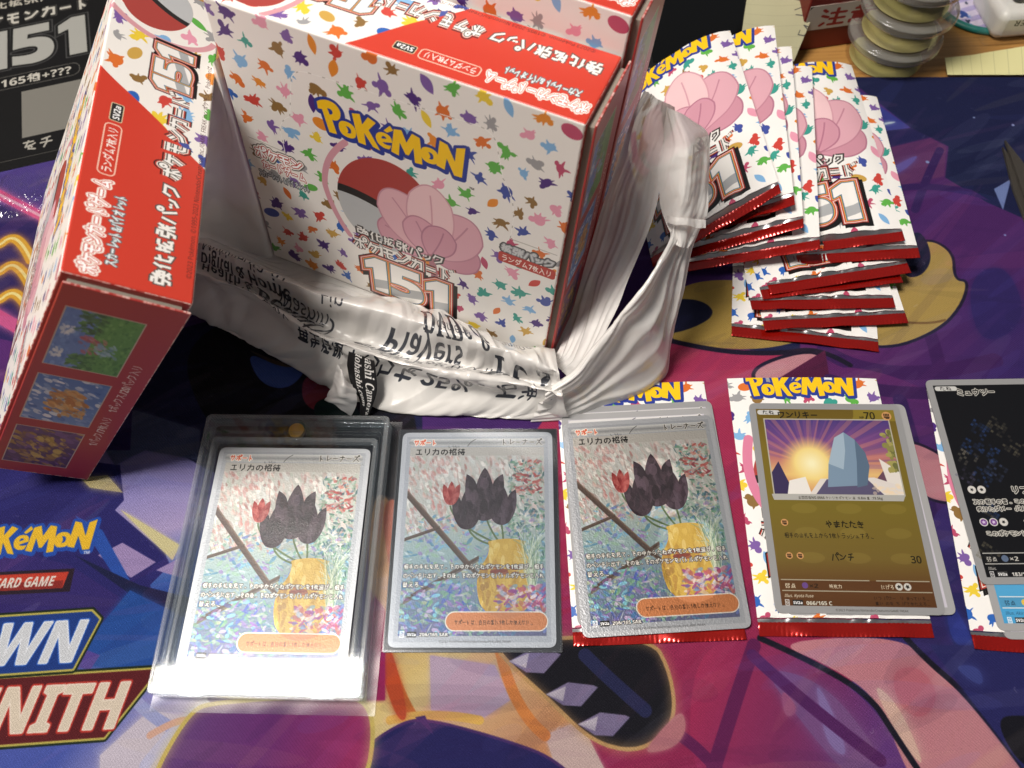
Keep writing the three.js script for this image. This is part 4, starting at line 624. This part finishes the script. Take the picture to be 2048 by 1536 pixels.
// ------------------------------------------------------------------ the plastic bag
/** a sheet of film lofted through rows of points [px, py, height]; amp = depth of its creases in mm */
function sheet(rows, NU, NV, o = {}) {
  const curves = rows.map((r) => new THREE.CatmullRomCurve3(r.map((q) => q.isVector3 ? q : at(...q)), false, 'centripetal'));
  const cols = []; for (let i = 0; i <= NU; i++) cols.push(new THREE.CatmullRomCurve3(curves.map((c) => c.getPoint(i / NU)), false, 'centripetal'));
  const P = [], uv = [], idx = [];
  for (let j = 0; j <= NV; j++) for (let i = 0; i <= NU; i++) { P.push(cols[i].getPoint(j / NV)); uv.push(i / NU, 1 - j / NV); }
  const at2 = (i, j) => P[Math.min(NV, Math.max(0, j)) * (NU + 1) + Math.min(NU, Math.max(0, i))], out = [];
  for (let j = 0; j <= NV; j++) for (let i = 0; i <= NU; i++) {
    const p = at2(i, j), n = at2(i + 1, j).clone().sub(at2(i - 1, j)).cross(at2(i, j + 1).clone().sub(at2(i, j - 1))).normalize();
    const q = p.clone(), k = o.freq ?? .05, s = o.seed ?? 0;
    // crumple: ridged noise makes sharp creases, stretched along the pull of the film
    const a = (o.along ?? 0), u = i / NU * (o.len ?? 200), v = j / NV * (o.wid ?? 90), x = u * Math.cos(a) + v * Math.sin(a), y = -u * Math.sin(a) + v * Math.cos(a);
    const wx = x + 6 * noise3.noise(x * .03, y * .03, s + 9), ridge = (f, g, z) => 1 - 2 * Math.abs(noise3.noise(wx * f, y * g, z));
    const z = k * (o.stretch ?? .35), amp = o.amp ?? 2; let d = amp * (.7 * ridge(k, z, s) + .22 * ridge(k * 2.1, z * 2.4, s + 3.3) - .42);
    // sharp folds: straight creases of many directions, each only where the film is slack
    for (let c = 0; c < 9; c++) { const t = c * 2.399 + s, wl = 7 + (c * 5.3) % 17, ph = (x * Math.cos(t) + y * Math.sin(t)) / wl + s * 3.1 + .5 * noise3.noise(x * .05, y * .05, c + s), tri = Math.abs(ph - Math.floor(ph + .5)) * 2, m = Math.max(0, noise3.noise(x * .035 + c * 5, y * .035, s * 2 + c) + .12); d += (o.crisp ?? 1) * amp * .05 * wl * .13 * m * 4 * (tri - .5); }
    if (o.fade) d *= o.fade(i / NU, j / NV);
    q.addScaledVector(n, d); if (q.y < .3) q.y = .3 + .1 * Math.abs(d); out.push(q.x, q.y, q.z);
  }
  for (let j = 0; j < NV; j++) for (let i = 0; i < NU; i++) { const a = j * (NU + 1) + i, b = a + 1, c = a + NU + 1, d = c + 1; idx.push(a, c, b, b, c, d); }
  const g = new THREE.BufferGeometry(); g.setAttribute('position', new THREE.Float32BufferAttribute(out, 3)); g.setAttribute('uv', new THREE.Float32BufferAttribute(uv, 2)); g.setIndex(idx); g.computeVertexNormals(); return g;
}
const bagCanvas = canvas(2048, 700, (g, w, h) => {
  g.fillStyle = '#eeece8'; g.fillRect(0, 0, w, h);
  const ink = '#3c4049', X = (px) => (px - 390) / 740 * w, R = (r) => (r + 1) / 8 * h, t = (s, px, row, size, o = {}) => text(g, s, X(px), R(row), size, { fill: ink, flip: 1, lw: .11, ...o });
  t('Multimedia in', 396, 1.78, 74, { weight: 'normal', sx: .95 }); t('Lin', 600, 1.8, 66, { weight: 'normal' }); t('Digital & Home', 396, 2.5, 62, { sx: 1 }); t('Washin', 540, 2.62, 66, { weight: 'normal', sx: .9 });
  t('Health &', 400, 3.05, 66, {}); t('Beauty', 506, 3.06, 104, { font: 'serif', sx: .95 });
  t('Players', 690, 2.42, 96, { sx: 1.28 }); t('DVDs &', 752, 1.28, 118, { font: 'serif', sx: 1.1 }); t('Cameras', 790, 1.62, 40, { weight: 'normal', sx: 1.6 }); t('Gaming', 985, 1.0, 56, { weight: 'normal', sx: 1.3 });
  t('PC’s', 925, 2.35, 165, { font: 'serif', sx: 1.35 }); t('TV sets', 905, 2.9, 56, {}); t('Mobile phones & Audio', 680, 3.12, 52, { weight: 'normal', sx: 1.25 });
  t('再生樹脂', 592, 4.28, 84, { sx: .9, lw: .12 }); t('パックを25%、石油由来の', 716, 4.3, 92, { sx: 1.12, lw: .11 }); t('このレジ', 520, 3.9, 54, {}); t('プラスチック', 440, 3.6, 50, {});
});
const bagTex = tex(bagCanvas); bagTex.wrapS = bagTex.wrapT = THREE.ClampToEdgeWrapping;
const filmO = { roughness: .24, clearcoat: .3, clearcoatRoughness: .15, transmission: .26, thickness: 0, ior: 1.5, side: THREE.DoubleSide };
const bagPrint = phys({ map: bagTex, ...filmO }), bagPlain = phys({ color: 0xf3f1ee, ...filmO, transmission: .2 });
const bag = thing('plastic_bag', 'crumpled white plastic carrier bag with dark lettering, slumped round the standing boxes', 'plastic bag');
mesh('printed_front', sheet([
  [140, 118, 90, 60, 30, -3].map((u) => corner(axB, u, 10, BOX.h + .9)),
  [140, 118, 90, 60, 30, -3].map((u) => corner(axB, u, -2, BOX.h + .6)),
  [[420, 468, 28], [560, 545, 17], [700, 582, 15], [840, 608, 15], [915, 634, 15], [1000, 680, 14], [1108, 694, 14]],
  [[398, 484, 42], [489, 521, 39], [640, 589, 34], [803, 633, 31], [893, 664, 30], [979, 690, 28], [1044, 713, 27], [1118, 745, 27]],
  [[394, 520, 30], [500, 564, 24], [640, 646, 16], [780, 697, 13], [893, 724, 12], [979, 742, 12], [1060, 760, 13], [1122, 775, 18]],
  [[388, 545, 32], [505, 586, 30], [601, 652, 27], [700, 692, 25], [820, 728, 23], [936, 752, 22], [1065, 774, 22], [1124, 788, 24]],
  [[384, 565, 24], [500, 606, 21], [600, 684, 17], [690, 722, 14], [780, 752, 12], [936, 782, 11], [1065, 796, 12], [1126, 806, 15]],
  [[376, 630, 6], [445, 664, 6], [510, 700, 5], [614, 746, 4], [690, 796, 2], [780, 824, 1], [906, 833, 1], [1011, 841, 1], [1140, 836, 1]],
  [[400, 590, 1], [500, 640, 1], [614, 690, 1], [780, 750, .6], [906, 770, .5], [1140, 770, .5]],
], 360, 140, { amp: 3, freq: .04, stretch: .35, along: 1.15, crisp: 1.4, fade: (u, v) => Math.min(1, v * 4), len: 200, wid: 110, seed: 2 }), bagPrint, bag);
mesh('side_wall', sheet([
  [[1060, 839, .5], [1138, 836, .5], [1198, 817, .5], [1247, 805, .5], [1305, 778, .5], [1336, 749, 2], [1344, 694, 12], [1352, 650, 25], [1368, 585, 38], [1385, 502, 50], [1400, 455, 58]],
  [[1074, 818, 8], [1148, 796, 11], [1200, 764, 16], [1240, 736, 21], [1278, 700, 27], [1302, 664, 34], [1318, 620, 40], [1334, 580, 46], [1350, 536, 51], [1366, 488, 56], [1382, 450, 60]],
  [[1092, 790, 20], [1150, 745, 27], [1180, 705, 35], [1216, 663, 43], [1238, 636, 47], [1255, 616, 51], [1285, 578, 56], [1310, 541, 60], [1328, 508, 63], [1343, 478, 64], [1346, 452, 65]],
  [[1105, 775, 16], [1160, 738, 20], [1192, 704, 26], [1226, 668, 32], [1248, 642, 36], [1266, 622, 40], [1294, 586, 46], [1318, 550, 52], [1336, 516, 56], [1350, 484, 60], [1356, 458, 62]],
], 220, 70, { amp: 2.6, crisp: .35, freq: .1, stretch: .07, along: 1.57, len: 120, wid: 60, seed: 5 }), bagPlain, bag);
mesh('inner_wall', sheet([
  [[1104, 716, 8], [1114, 702, 12], [1138, 640, 15], [1162, 560, 30], [1196, 440, 55], [1232, 330, 80], [1260, 240, 98], [1288, 182, 112]],
  [[1118, 738, 12], [1140, 714, 20], [1180, 620, 30], [1215, 520, 46], [1255, 400, 68], [1285, 300, 90], [1302, 230, 104], [1312, 196, 110]],
  [[1136, 758, 18], [1168, 726, 30], [1216, 655, 38], [1262, 545, 52], [1312, 410, 72], [1330, 290, 90], [1352, 255, 94], [1350, 216, 104]],
], 160, 60, { amp: 2.4, crisp: .3, freq: .08, stretch: .07, along: 1.6, len: 150, wid: 45, seed: 8 }), bagPlain, bag);
const handle = mesh('handle', sheet([
  [[1322, 208, 106], [1328, 285, 90], [1320, 340, 82], [1320, 390, 74], [1325, 428, 68], [1336, 456, 64], [1352, 490, 62]],
  [[1350, 222, 104], [1372, 290, 94], [1370, 340, 86], [1368, 390, 78], [1366, 428, 71], [1362, 458, 66], [1360, 494, 62]],
  [[1378, 236, 99], [1416, 270, 88], [1418, 330, 80], [1415, 380, 72], [1412, 430, 66], [1400, 456, 61], [1376, 496, 58]],
], 110, 50, { amp: 1.3, crisp: .5, freq: .12, stretch: .08, along: 1.5, len: 80, wid: 30, seed: 11 }), bagPlain, bag);
mesh('handle_hem', sheet([
  [[1330, 430, 69], [1350, 434, 72], [1372, 436, 72], [1395, 438, 68], [1413, 440, 66]],
  [[1332, 444, 67], [1352, 450, 70], [1374, 450, 70], [1394, 456, 66], [1412, 456, 64]],
], 40, 8, { amp: .8, freq: .12, len: 30, wid: 6, seed: 14 }), bagPlain, handle);
const Lw = (x, y, z) => V(x, y, z);
const edgeB = (h) => [corner(axB, BOX.w + .8, 16, h), corner(axB, BOX.w + .9, 6, h), corner(axB, BOX.w + 1.4, -1, h)];
mesh('far_wall', sheet([
  [...edgeB(BOX.h + 1), at(480, 505, 18), at(388, 484, 38)],
  [...edgeB(98), at(448, 395, 48), at(380, 400, 58)],
  [...edgeB(62), at(438, 275, 78), at(388, 290, 80)],
  [...edgeB(25), at(424, 130, 110), at(410, 140, 106)],
], 70, 90, { amp: 2.4, freq: .05, stretch: .3, along: .3, len: 60, wid: 110, seed: 17, fade: (u) => Math.min(1, Math.max(0, u * 2.5 - .8)) }), bagPlain, bag);
mesh('bag_floor', sheet([0, 18, BOX.d * 2 + 4].map((v) => [142, 100, 50, -4].map((u) => corner(axB, u, v, BOX.h + .9))), 60, 20, { amp: .3, freq: .06, len: 130, wid: 60, seed: 19 }), bagPlain, bag);
mesh('torn_corner', sheet([
  [[676, 727, 20], [672, 745, 17], [668, 762, 14], [656, 790, 9], [650, 800, 7]],
  [[682, 740, 21], [688, 764, 19], [684, 785, 16], [676, 800, 12], [670, 808, 8]],
  [[690, 770, 14], [706, 772, 14], [714, 790, 12], [712, 812, 7], [702, 832, 2]],
], 24, 14, { amp: 1.4, freq: .14, len: 30, wid: 22, seed: 23 }), bagPlain, bag);
const bandCanvas = canvas(256, 512, (g, w, h) => { g.fillStyle = '#1c1b1d'; g.fillRect(0, 0, w, h); g.save(); g.translate(70, 60); g.rotate(Math.PI / 2); text(g, 'Yodobashi.com', -180, 0, 82, { fill: '#e8e6e2', font: 'serif', weight: 'italic bold', sx: .86 }); text(g, 'Yodobashi Camera', -320, -92, 98, { fill: '#e8e6e2', font: 'serif', weight: 'italic bold', sx: .84 }); g.restore(); });
const bandTex = tex(bandCanvas); bandTex.wrapS = bandTex.wrapT = THREE.ClampToEdgeWrapping;
mesh('black_band', sheet([
  [[697, 703, 25], [722, 712, 24.5], [749, 722, 24]],
  [[694, 735, 18], [722, 742, 18], [752, 746, 17]],
  [[702, 768, 13], [724, 776, 12.5], [754, 780, 12]],
  [[718, 800, 8], [730, 803, 7.8], [748, 804, 7.6]],
  [[720, 830, 2.2], [728, 830, 2.2], [738, 830, 2.2]],
], 30, 60, { amp: .7, freq: .08, len: 20, wid: 50, seed: 29 }), phys({ map: bandTex, roughness: .4, side: THREE.DoubleSide }), bag);

// ------------------------------------------------------------------ black leaflet and clear wrap by the leaning box
{
  const c = canvas(1024, 1400, (g, w, h) => {
    g.fillStyle = '#0b0b0c'; g.fillRect(0, 0, w, h);
    text(g, '強化拡張パック', 330, 190, 70, { lw: .12, fill: '#9a968c', fit: 560 });
    text(g, 'ポケモンカード', 300, 330, 110, { lw: .15, fill: '#a5a299', outlines: [[12, '#3a3936'], [6, '#131214']], fit: 640, cap: 'butt' });
    digits(g, 350, 380, 300, { dark: 1, sx: 1.05 });
    g.strokeStyle = '#5f5d58'; g.lineWidth = 3; g.beginPath(); g.roundRect(330, 745, 520, 92, 40); g.stroke(); text(g, '全165種+???', 380, 818, 74, { lw: .1, fill: '#a5a299', fit: 430 });
    g.fillStyle = '#6a6862'; g.fillRect(560, 880, 330, 330);
    text(g, 'をチェック', 560, 1300, 82, { lw: .12, fill: '#8f8c84', fit: 330 }); g.fillStyle = '#454440'; g.fillRect(300, 1340, 620, 3);
  });
  const m = mesh('leaflet', (() => { const e = new THREE.BoxGeometry(112, .3, 154); return e; })(), phys({ map: tex(c), roughness: .8, specularIntensity: .35 }));
  tag(m, 'black leaflet with grey lettering lying flat behind the leaning box', 'leaflet');
  const a = at(0, 343, .5), b = at(112, 318, .5), X = b.clone().sub(a).normalize(), Z = V(-X.z, 0, X.x), br = a.clone().addScaledVector(X, 62);
  pose(m, br.clone().addScaledVector(X, -56).addScaledVector(Z, -77), X, V(0, 1, 0), Z); m.position.y = .3 * MM;
  const wrap = mesh('clear_wrap', sheet([[[-60, 360, 2], [10, 352, 3], [70, 345, 3], [130, 340, 2]], [[-60, 400, 5], [10, 392, 6], [60, 388, 6], [110, 380, 4]], [[-60, 440, 1], [10, 436, 2], [50, 430, 2], [90, 420, 1]]], 60, 30, { amp: 3, freq: .1, stretch: .7, len: 60, wid: 30, seed: 31 }), clear({ roughness: .12, side: THREE.DoubleSide }));
  tag(wrap, 'crumpled clear plastic wrap on the mat beside the black leaflet', 'plastic wrap');
}

// ------------------------------------------------------------------ odds and ends along the back of the desk
const D0 = -2.3;
{ // black tablet
  const g = thing('tablet', 'black tablet lying on the desk behind the card packs', 'tablet'); const a = at(1290, 166, D0), b = at(1420, 158, D0), X = b.clone().sub(a).normalize(), Z = V(-X.z, 0, X.x);
  const body = new RoundedBoxGeometry(78, 9, 150, 3, 2); body.translate(39, 4.5, -75); mesh('body', body, std({ color: 0x0b0b0c, roughness: .45 }), g);
  const scr = new RoundedBoxGeometry(70, .4, 140, 2, .15); scr.translate(39, 9.2, -75); mesh('screen', scr, std({ color: 0x030303, roughness: .25 }), g); pose(g, a, X, V(0, 1, 0), Z);
}
const paperMat = (c, o = {}) => std({ color: c, roughness: .85, side: THREE.DoubleSide, ...o });
{ // lined note with handwriting, propped against the red carton
  const c = canvas(300, 400, (g, w, h) => { g.fillStyle = '#a9a585'; g.fillRect(0, 0, w, h); g.strokeStyle = '#8f8d76'; for (let y = 40; y < h; y += 44) { g.beginPath(); g.moveTo(0, y); g.lineTo(w, y); g.stroke(); } g.save(); g.translate(150, 30); g.rotate(1.15); text(g, 'につける', 0, 0, 84, { lw: .045, fill: '#3a3a3c' }); g.restore(); });
  const n = mesh('note_paper', sheet([[[1505, -60, 26], [1570, -62, 27], [1660, -66, 28]], [[1490, 20, 18], [1550, 24, 19], [1630, 20, 20]], [[1478, 112, 5], [1530, 120, 5], [1588, 122, 6]]], 20, 20, { amp: .5, freq: .05, len: 40, wid: 50, seed: 40 }), paperMat(0xffffff, { map: tex(c) }));
  tag(n, 'lined yellowish note with pencil handwriting propped behind the card packs', 'note');
}
{ // red carton with a white warning field
  const g = thing('red_carton', 'dark red carton with white caution lettering beside the round jars', 'carton'); const a = at(1588, 104, D0), b = at(1700, 88, D0), X = b.clone().sub(a).normalize(), Z = V(-X.z, 0, X.x);
  const body = new RoundedBoxGeometry(44, 60, 30, 2, 1); body.translate(22, 30, -15); mesh('body', body, std({ color: 0x6d1410, roughness: .5 }), g);
  const c = canvas(420, 200, (h) => { h.fillStyle = '#b8b1a6'; h.beginPath(); h.roundRect(0, 0, 420, 200, 40); h.fill(); text(h, '注意', 70, 170, 170, { lw: .12, fill: '#8c1c18' }); });
  const l = new THREE.BoxGeometry(42, 15, .3); l.translate(22, 21, .25); mesh('caution_label', l, std({ map: tex(c), roughness: .6 }), g); pose(g, a, X, V(0, 1, 0), Z);
}
{ // stack of round screw-top jars
  const jm = clear({ roughness: .08, color: 0xfaf8f8 }), p = at(1770, 112, D0);
  const fill = [0xa8a468, 0xb0aa70, 0x9a9660, 0xa69e66];
  for (let k = 0; k < 4; k++) {
    const g = thing('round_jar', ['round clear jar with olive contents, lowest of its stack, on the desk', 'round clear jar with olive contents, second from the bottom of its stack', 'round clear jar with olive contents, third from the bottom of its stack', 'round clear jar with olive contents, top of its stack'][k], 'jar', 'clear round jars stacked by the mat edge');
    const r = 23.5, pts = [[0, .3], [r - 2.5, .3], [r - 1.8, 1.2], [r - 1.8, 11.6], [r, 12.2], [r, 12.8]]; mesh('jar_body', new THREE.LatheGeometry(pts.map(([a, b]) => new THREE.Vector2(a, b)), 64), jm, g);
    const lid = []; for (let i = 0; i < 7; i++) lid.push([r + .5 + (i % 2) * .5, 12.9 + i * .6]); lid.push([r - 1.5, 17.6], [r - 3, 17.3], [0, 17.3]); mesh('screw_lid', new THREE.LatheGeometry(lid.map(([a, b]) => new THREE.Vector2(a, b)), 64), clear({ roughness: .14, transmission: .82, color: 0xe6e4dc }), g);
    const fg = new THREE.CylinderGeometry(r - 6, r - 4, 2.6, 40); const q = fg.attributes.position; for (let i = 0; i < q.count; i++) if (q.getY(i) > 0) q.setY(i, q.getY(i) + 1.2 * fbm(q.getX(i) * .1 + k * 3, q.getZ(i) * .1, k, 2)); fg.computeVertexNormals(); fg.translate(0, 2, 0); mesh('contents', fg, std({ color: fill[k], roughness: .7 }), g);
    place(g, V(p.x + [0, .6, -.4, .5][k], D0 + k * 17.7, p.z + [0, .3, -.5, .4][k]));
  }
}
{ // round badge with a teal rim
  const g = thing('round_badge', 'round badge with teal rim and blue and lavender print on the desk', 'badge'); const p = at(1962, 6, D0);
  const c = canvas(512, 512, (h) => { h.fillStyle = '#cfc6dc'; h.fillRect(0, 0, 512, 512); h.fillStyle = '#a9a0cc'; for (let i = 0; i < 6; i++) h.fillRect(40 + i * 80, 0, 36, 512); h.fillStyle = '#d3b090'; h.fillRect(90, 120, 160, 60); h.fillStyle = '#22222c'; h.fillRect(90, 190, 26, 120); h.fillRect(180, 190, 30, 130); seed = 3; for (let i = 0; i < 14; i++) motif(h, rr(60, 450), rr(240, 470), rr(12, 40), ['#2c4a94', '#d9d6e4', '#20314f', '#7f9ad0'][i % 4]); });
  const rim = new THREE.LatheGeometry([[22, 0], [27.5, 0], [28.6, 1.4], [27.6, 3], [25.4, 3.2], [25.2, 2.6]].map(([a, b]) => new THREE.Vector2(a, b)), 64); mesh('rim', rim, std({ color: 0x1f7d78, roughness: .4 }), g);
  const f = new THREE.CylinderGeometry(25.4, 25.4, 2.4, 64); f.translate(0, 1.3, 0); mesh('printed_face', f, std({ map: tex(c), roughness: .35 }), g);
  place(g, p, .3);
}
{ // white hole puncher in a clear box
  const g = thing('craft_puncher', 'white craft puncher with black top and small lettering in clear box', 'puncher'); const a = at(1966, 92, D0), b = at(2060, 84, D0), X = b.clone().sub(a).normalize(), Z = V(-X.z, 0, X.x);
  const base = new RoundedBoxGeometry(52, 17, 34, 4, 5); base.translate(30, 9, -19); mesh('base', base, std({ color: 0xd9d8d4, roughness: .4 }), g);
  const top = new RoundedBoxGeometry(40, 14, 24, 3, 3); top.translate(32, 24, -22); mesh('push_button', top, std({ color: 0x111112, roughness: .35 }), g);
  const c = canvas(512, 128, (h) => { h.fillStyle = '#d9d8d4'; h.fillRect(0, 0, 512, 128); h.save(); h.translate(512, 128); h.rotate(Math.PI); text(h, 'PUNCHER', 130, 118, 62, { fill: '#2a2a2c', fit: 330 }); text(h, 'した', 190, 50, 50, { lw: .1, fill: '#6a6a6c' }); h.restore(); });
  const l = new THREE.BoxGeometry(40, 10, .3); l.translate(28, 9.5, -1.75); mesh('lettered_plate', l, std({ map: tex(c), roughness: .4 }), g);
  const box = new RoundedBoxGeometry(60, 36, 40, 2, 1); box.translate(29, 18.4, -19); mesh('clear_box', box, clear({ roughness: .08 }), g); pose(g, a, X, V(0, 1, 0), Z);
}
{ // yellow lined paper peeping out at the mat edge
  const c = canvas(512, 256, (g, w, h) => { g.fillStyle = '#d9d49c'; g.fillRect(0, 0, w, h); g.strokeStyle = '#bcb888'; g.lineWidth = 2; for (let x = 30; x < w; x += 46) { g.beginPath(); g.moveTo(x, 0); g.lineTo(x, h); g.stroke(); } });
  const m = mesh('memo_paper', sheet([[[1885, 124, D0 + 1], [1960, 110, D0 + 3], [2060, 96, D0 + 2], [2150, 92, D0 + 1]], [[1886, 138, D0 + .5], [1960, 130, D0 + 2], [2060, 126, D0 + 1], [2150, 124, D0 + 1]], [[1889, 160, D0 + .3], [1960, 160, D0 + .3], [2060, 160, D0 + .3], [2150, 160, D0 + .3]]], 40, 12, { amp: .5, freq: .05, len: 60, wid: 18, seed: 50 }), paperMat(0xffffff, { map: tex(c) }));
  m.position.y = 0.0012; tag(m, 'pale yellow lined memo paper at the far edge of the mat', 'paper');
}
{ // scissors: only the tips of the blades come into view
  const g = thing('scissors', 'worn steel scissors lying on the mat, tip of the blades in view', 'scissors'); const tip = at(2007, 287, 1), q = at(2110, 402, 1), Z = q.clone().sub(tip).normalize(), X = V(Z.z, 0, -Z.x);
  const blade = (name, pts, y, t, m) => { const s = new THREE.Shape(pts.map(([a, b]) => new THREE.Vector2(a, -b))); const e = new THREE.ExtrudeGeometry(s, { depth: t, bevelEnabled: true, bevelSize: .25, bevelThickness: .25, bevelSegments: 2 }); e.rotateX(-Math.PI / 2); e.translate(0, y, 0); mesh(name, e, m, g); };
  const steel = std({ color: 0x5b5650, metalness: .8, roughness: .5, bumpMap: sparkle, bumpScale: .0002 });
  blade('upper_blade', [[0, 0], [3.5, 14], [6, 40], [7.5, 76], [-4, 76], [-2, 30]], 2, 1, steel); blade('lower_blade', [[-1.4, 3], [1, 14], [2, 40], [3, 76], [-7, 76], [-5, 30]], .4, 1, steel);
  const pv = new THREE.CylinderGeometry(3.4, 3.6, 1.6, 24); pv.translate(1, 4, 66); mesh('pivot_screw', pv, steel, g);
  for (const s of [-1, 1]) { const h = new THREE.TorusGeometry(13, 3, 12, 40); h.scale(.8, 1.3, 1); h.rotateX(Math.PI / 2); h.translate(s * 13 + 18, 3.2, 112); mesh('finger_loop', h, std({ color: 0x151516, roughness: .5 }), g); }
  pose(g, V(tip.x, 0, tip.z), X.negate(), V(0, 1, 0), Z);
}
renderer.render(scene, camera);
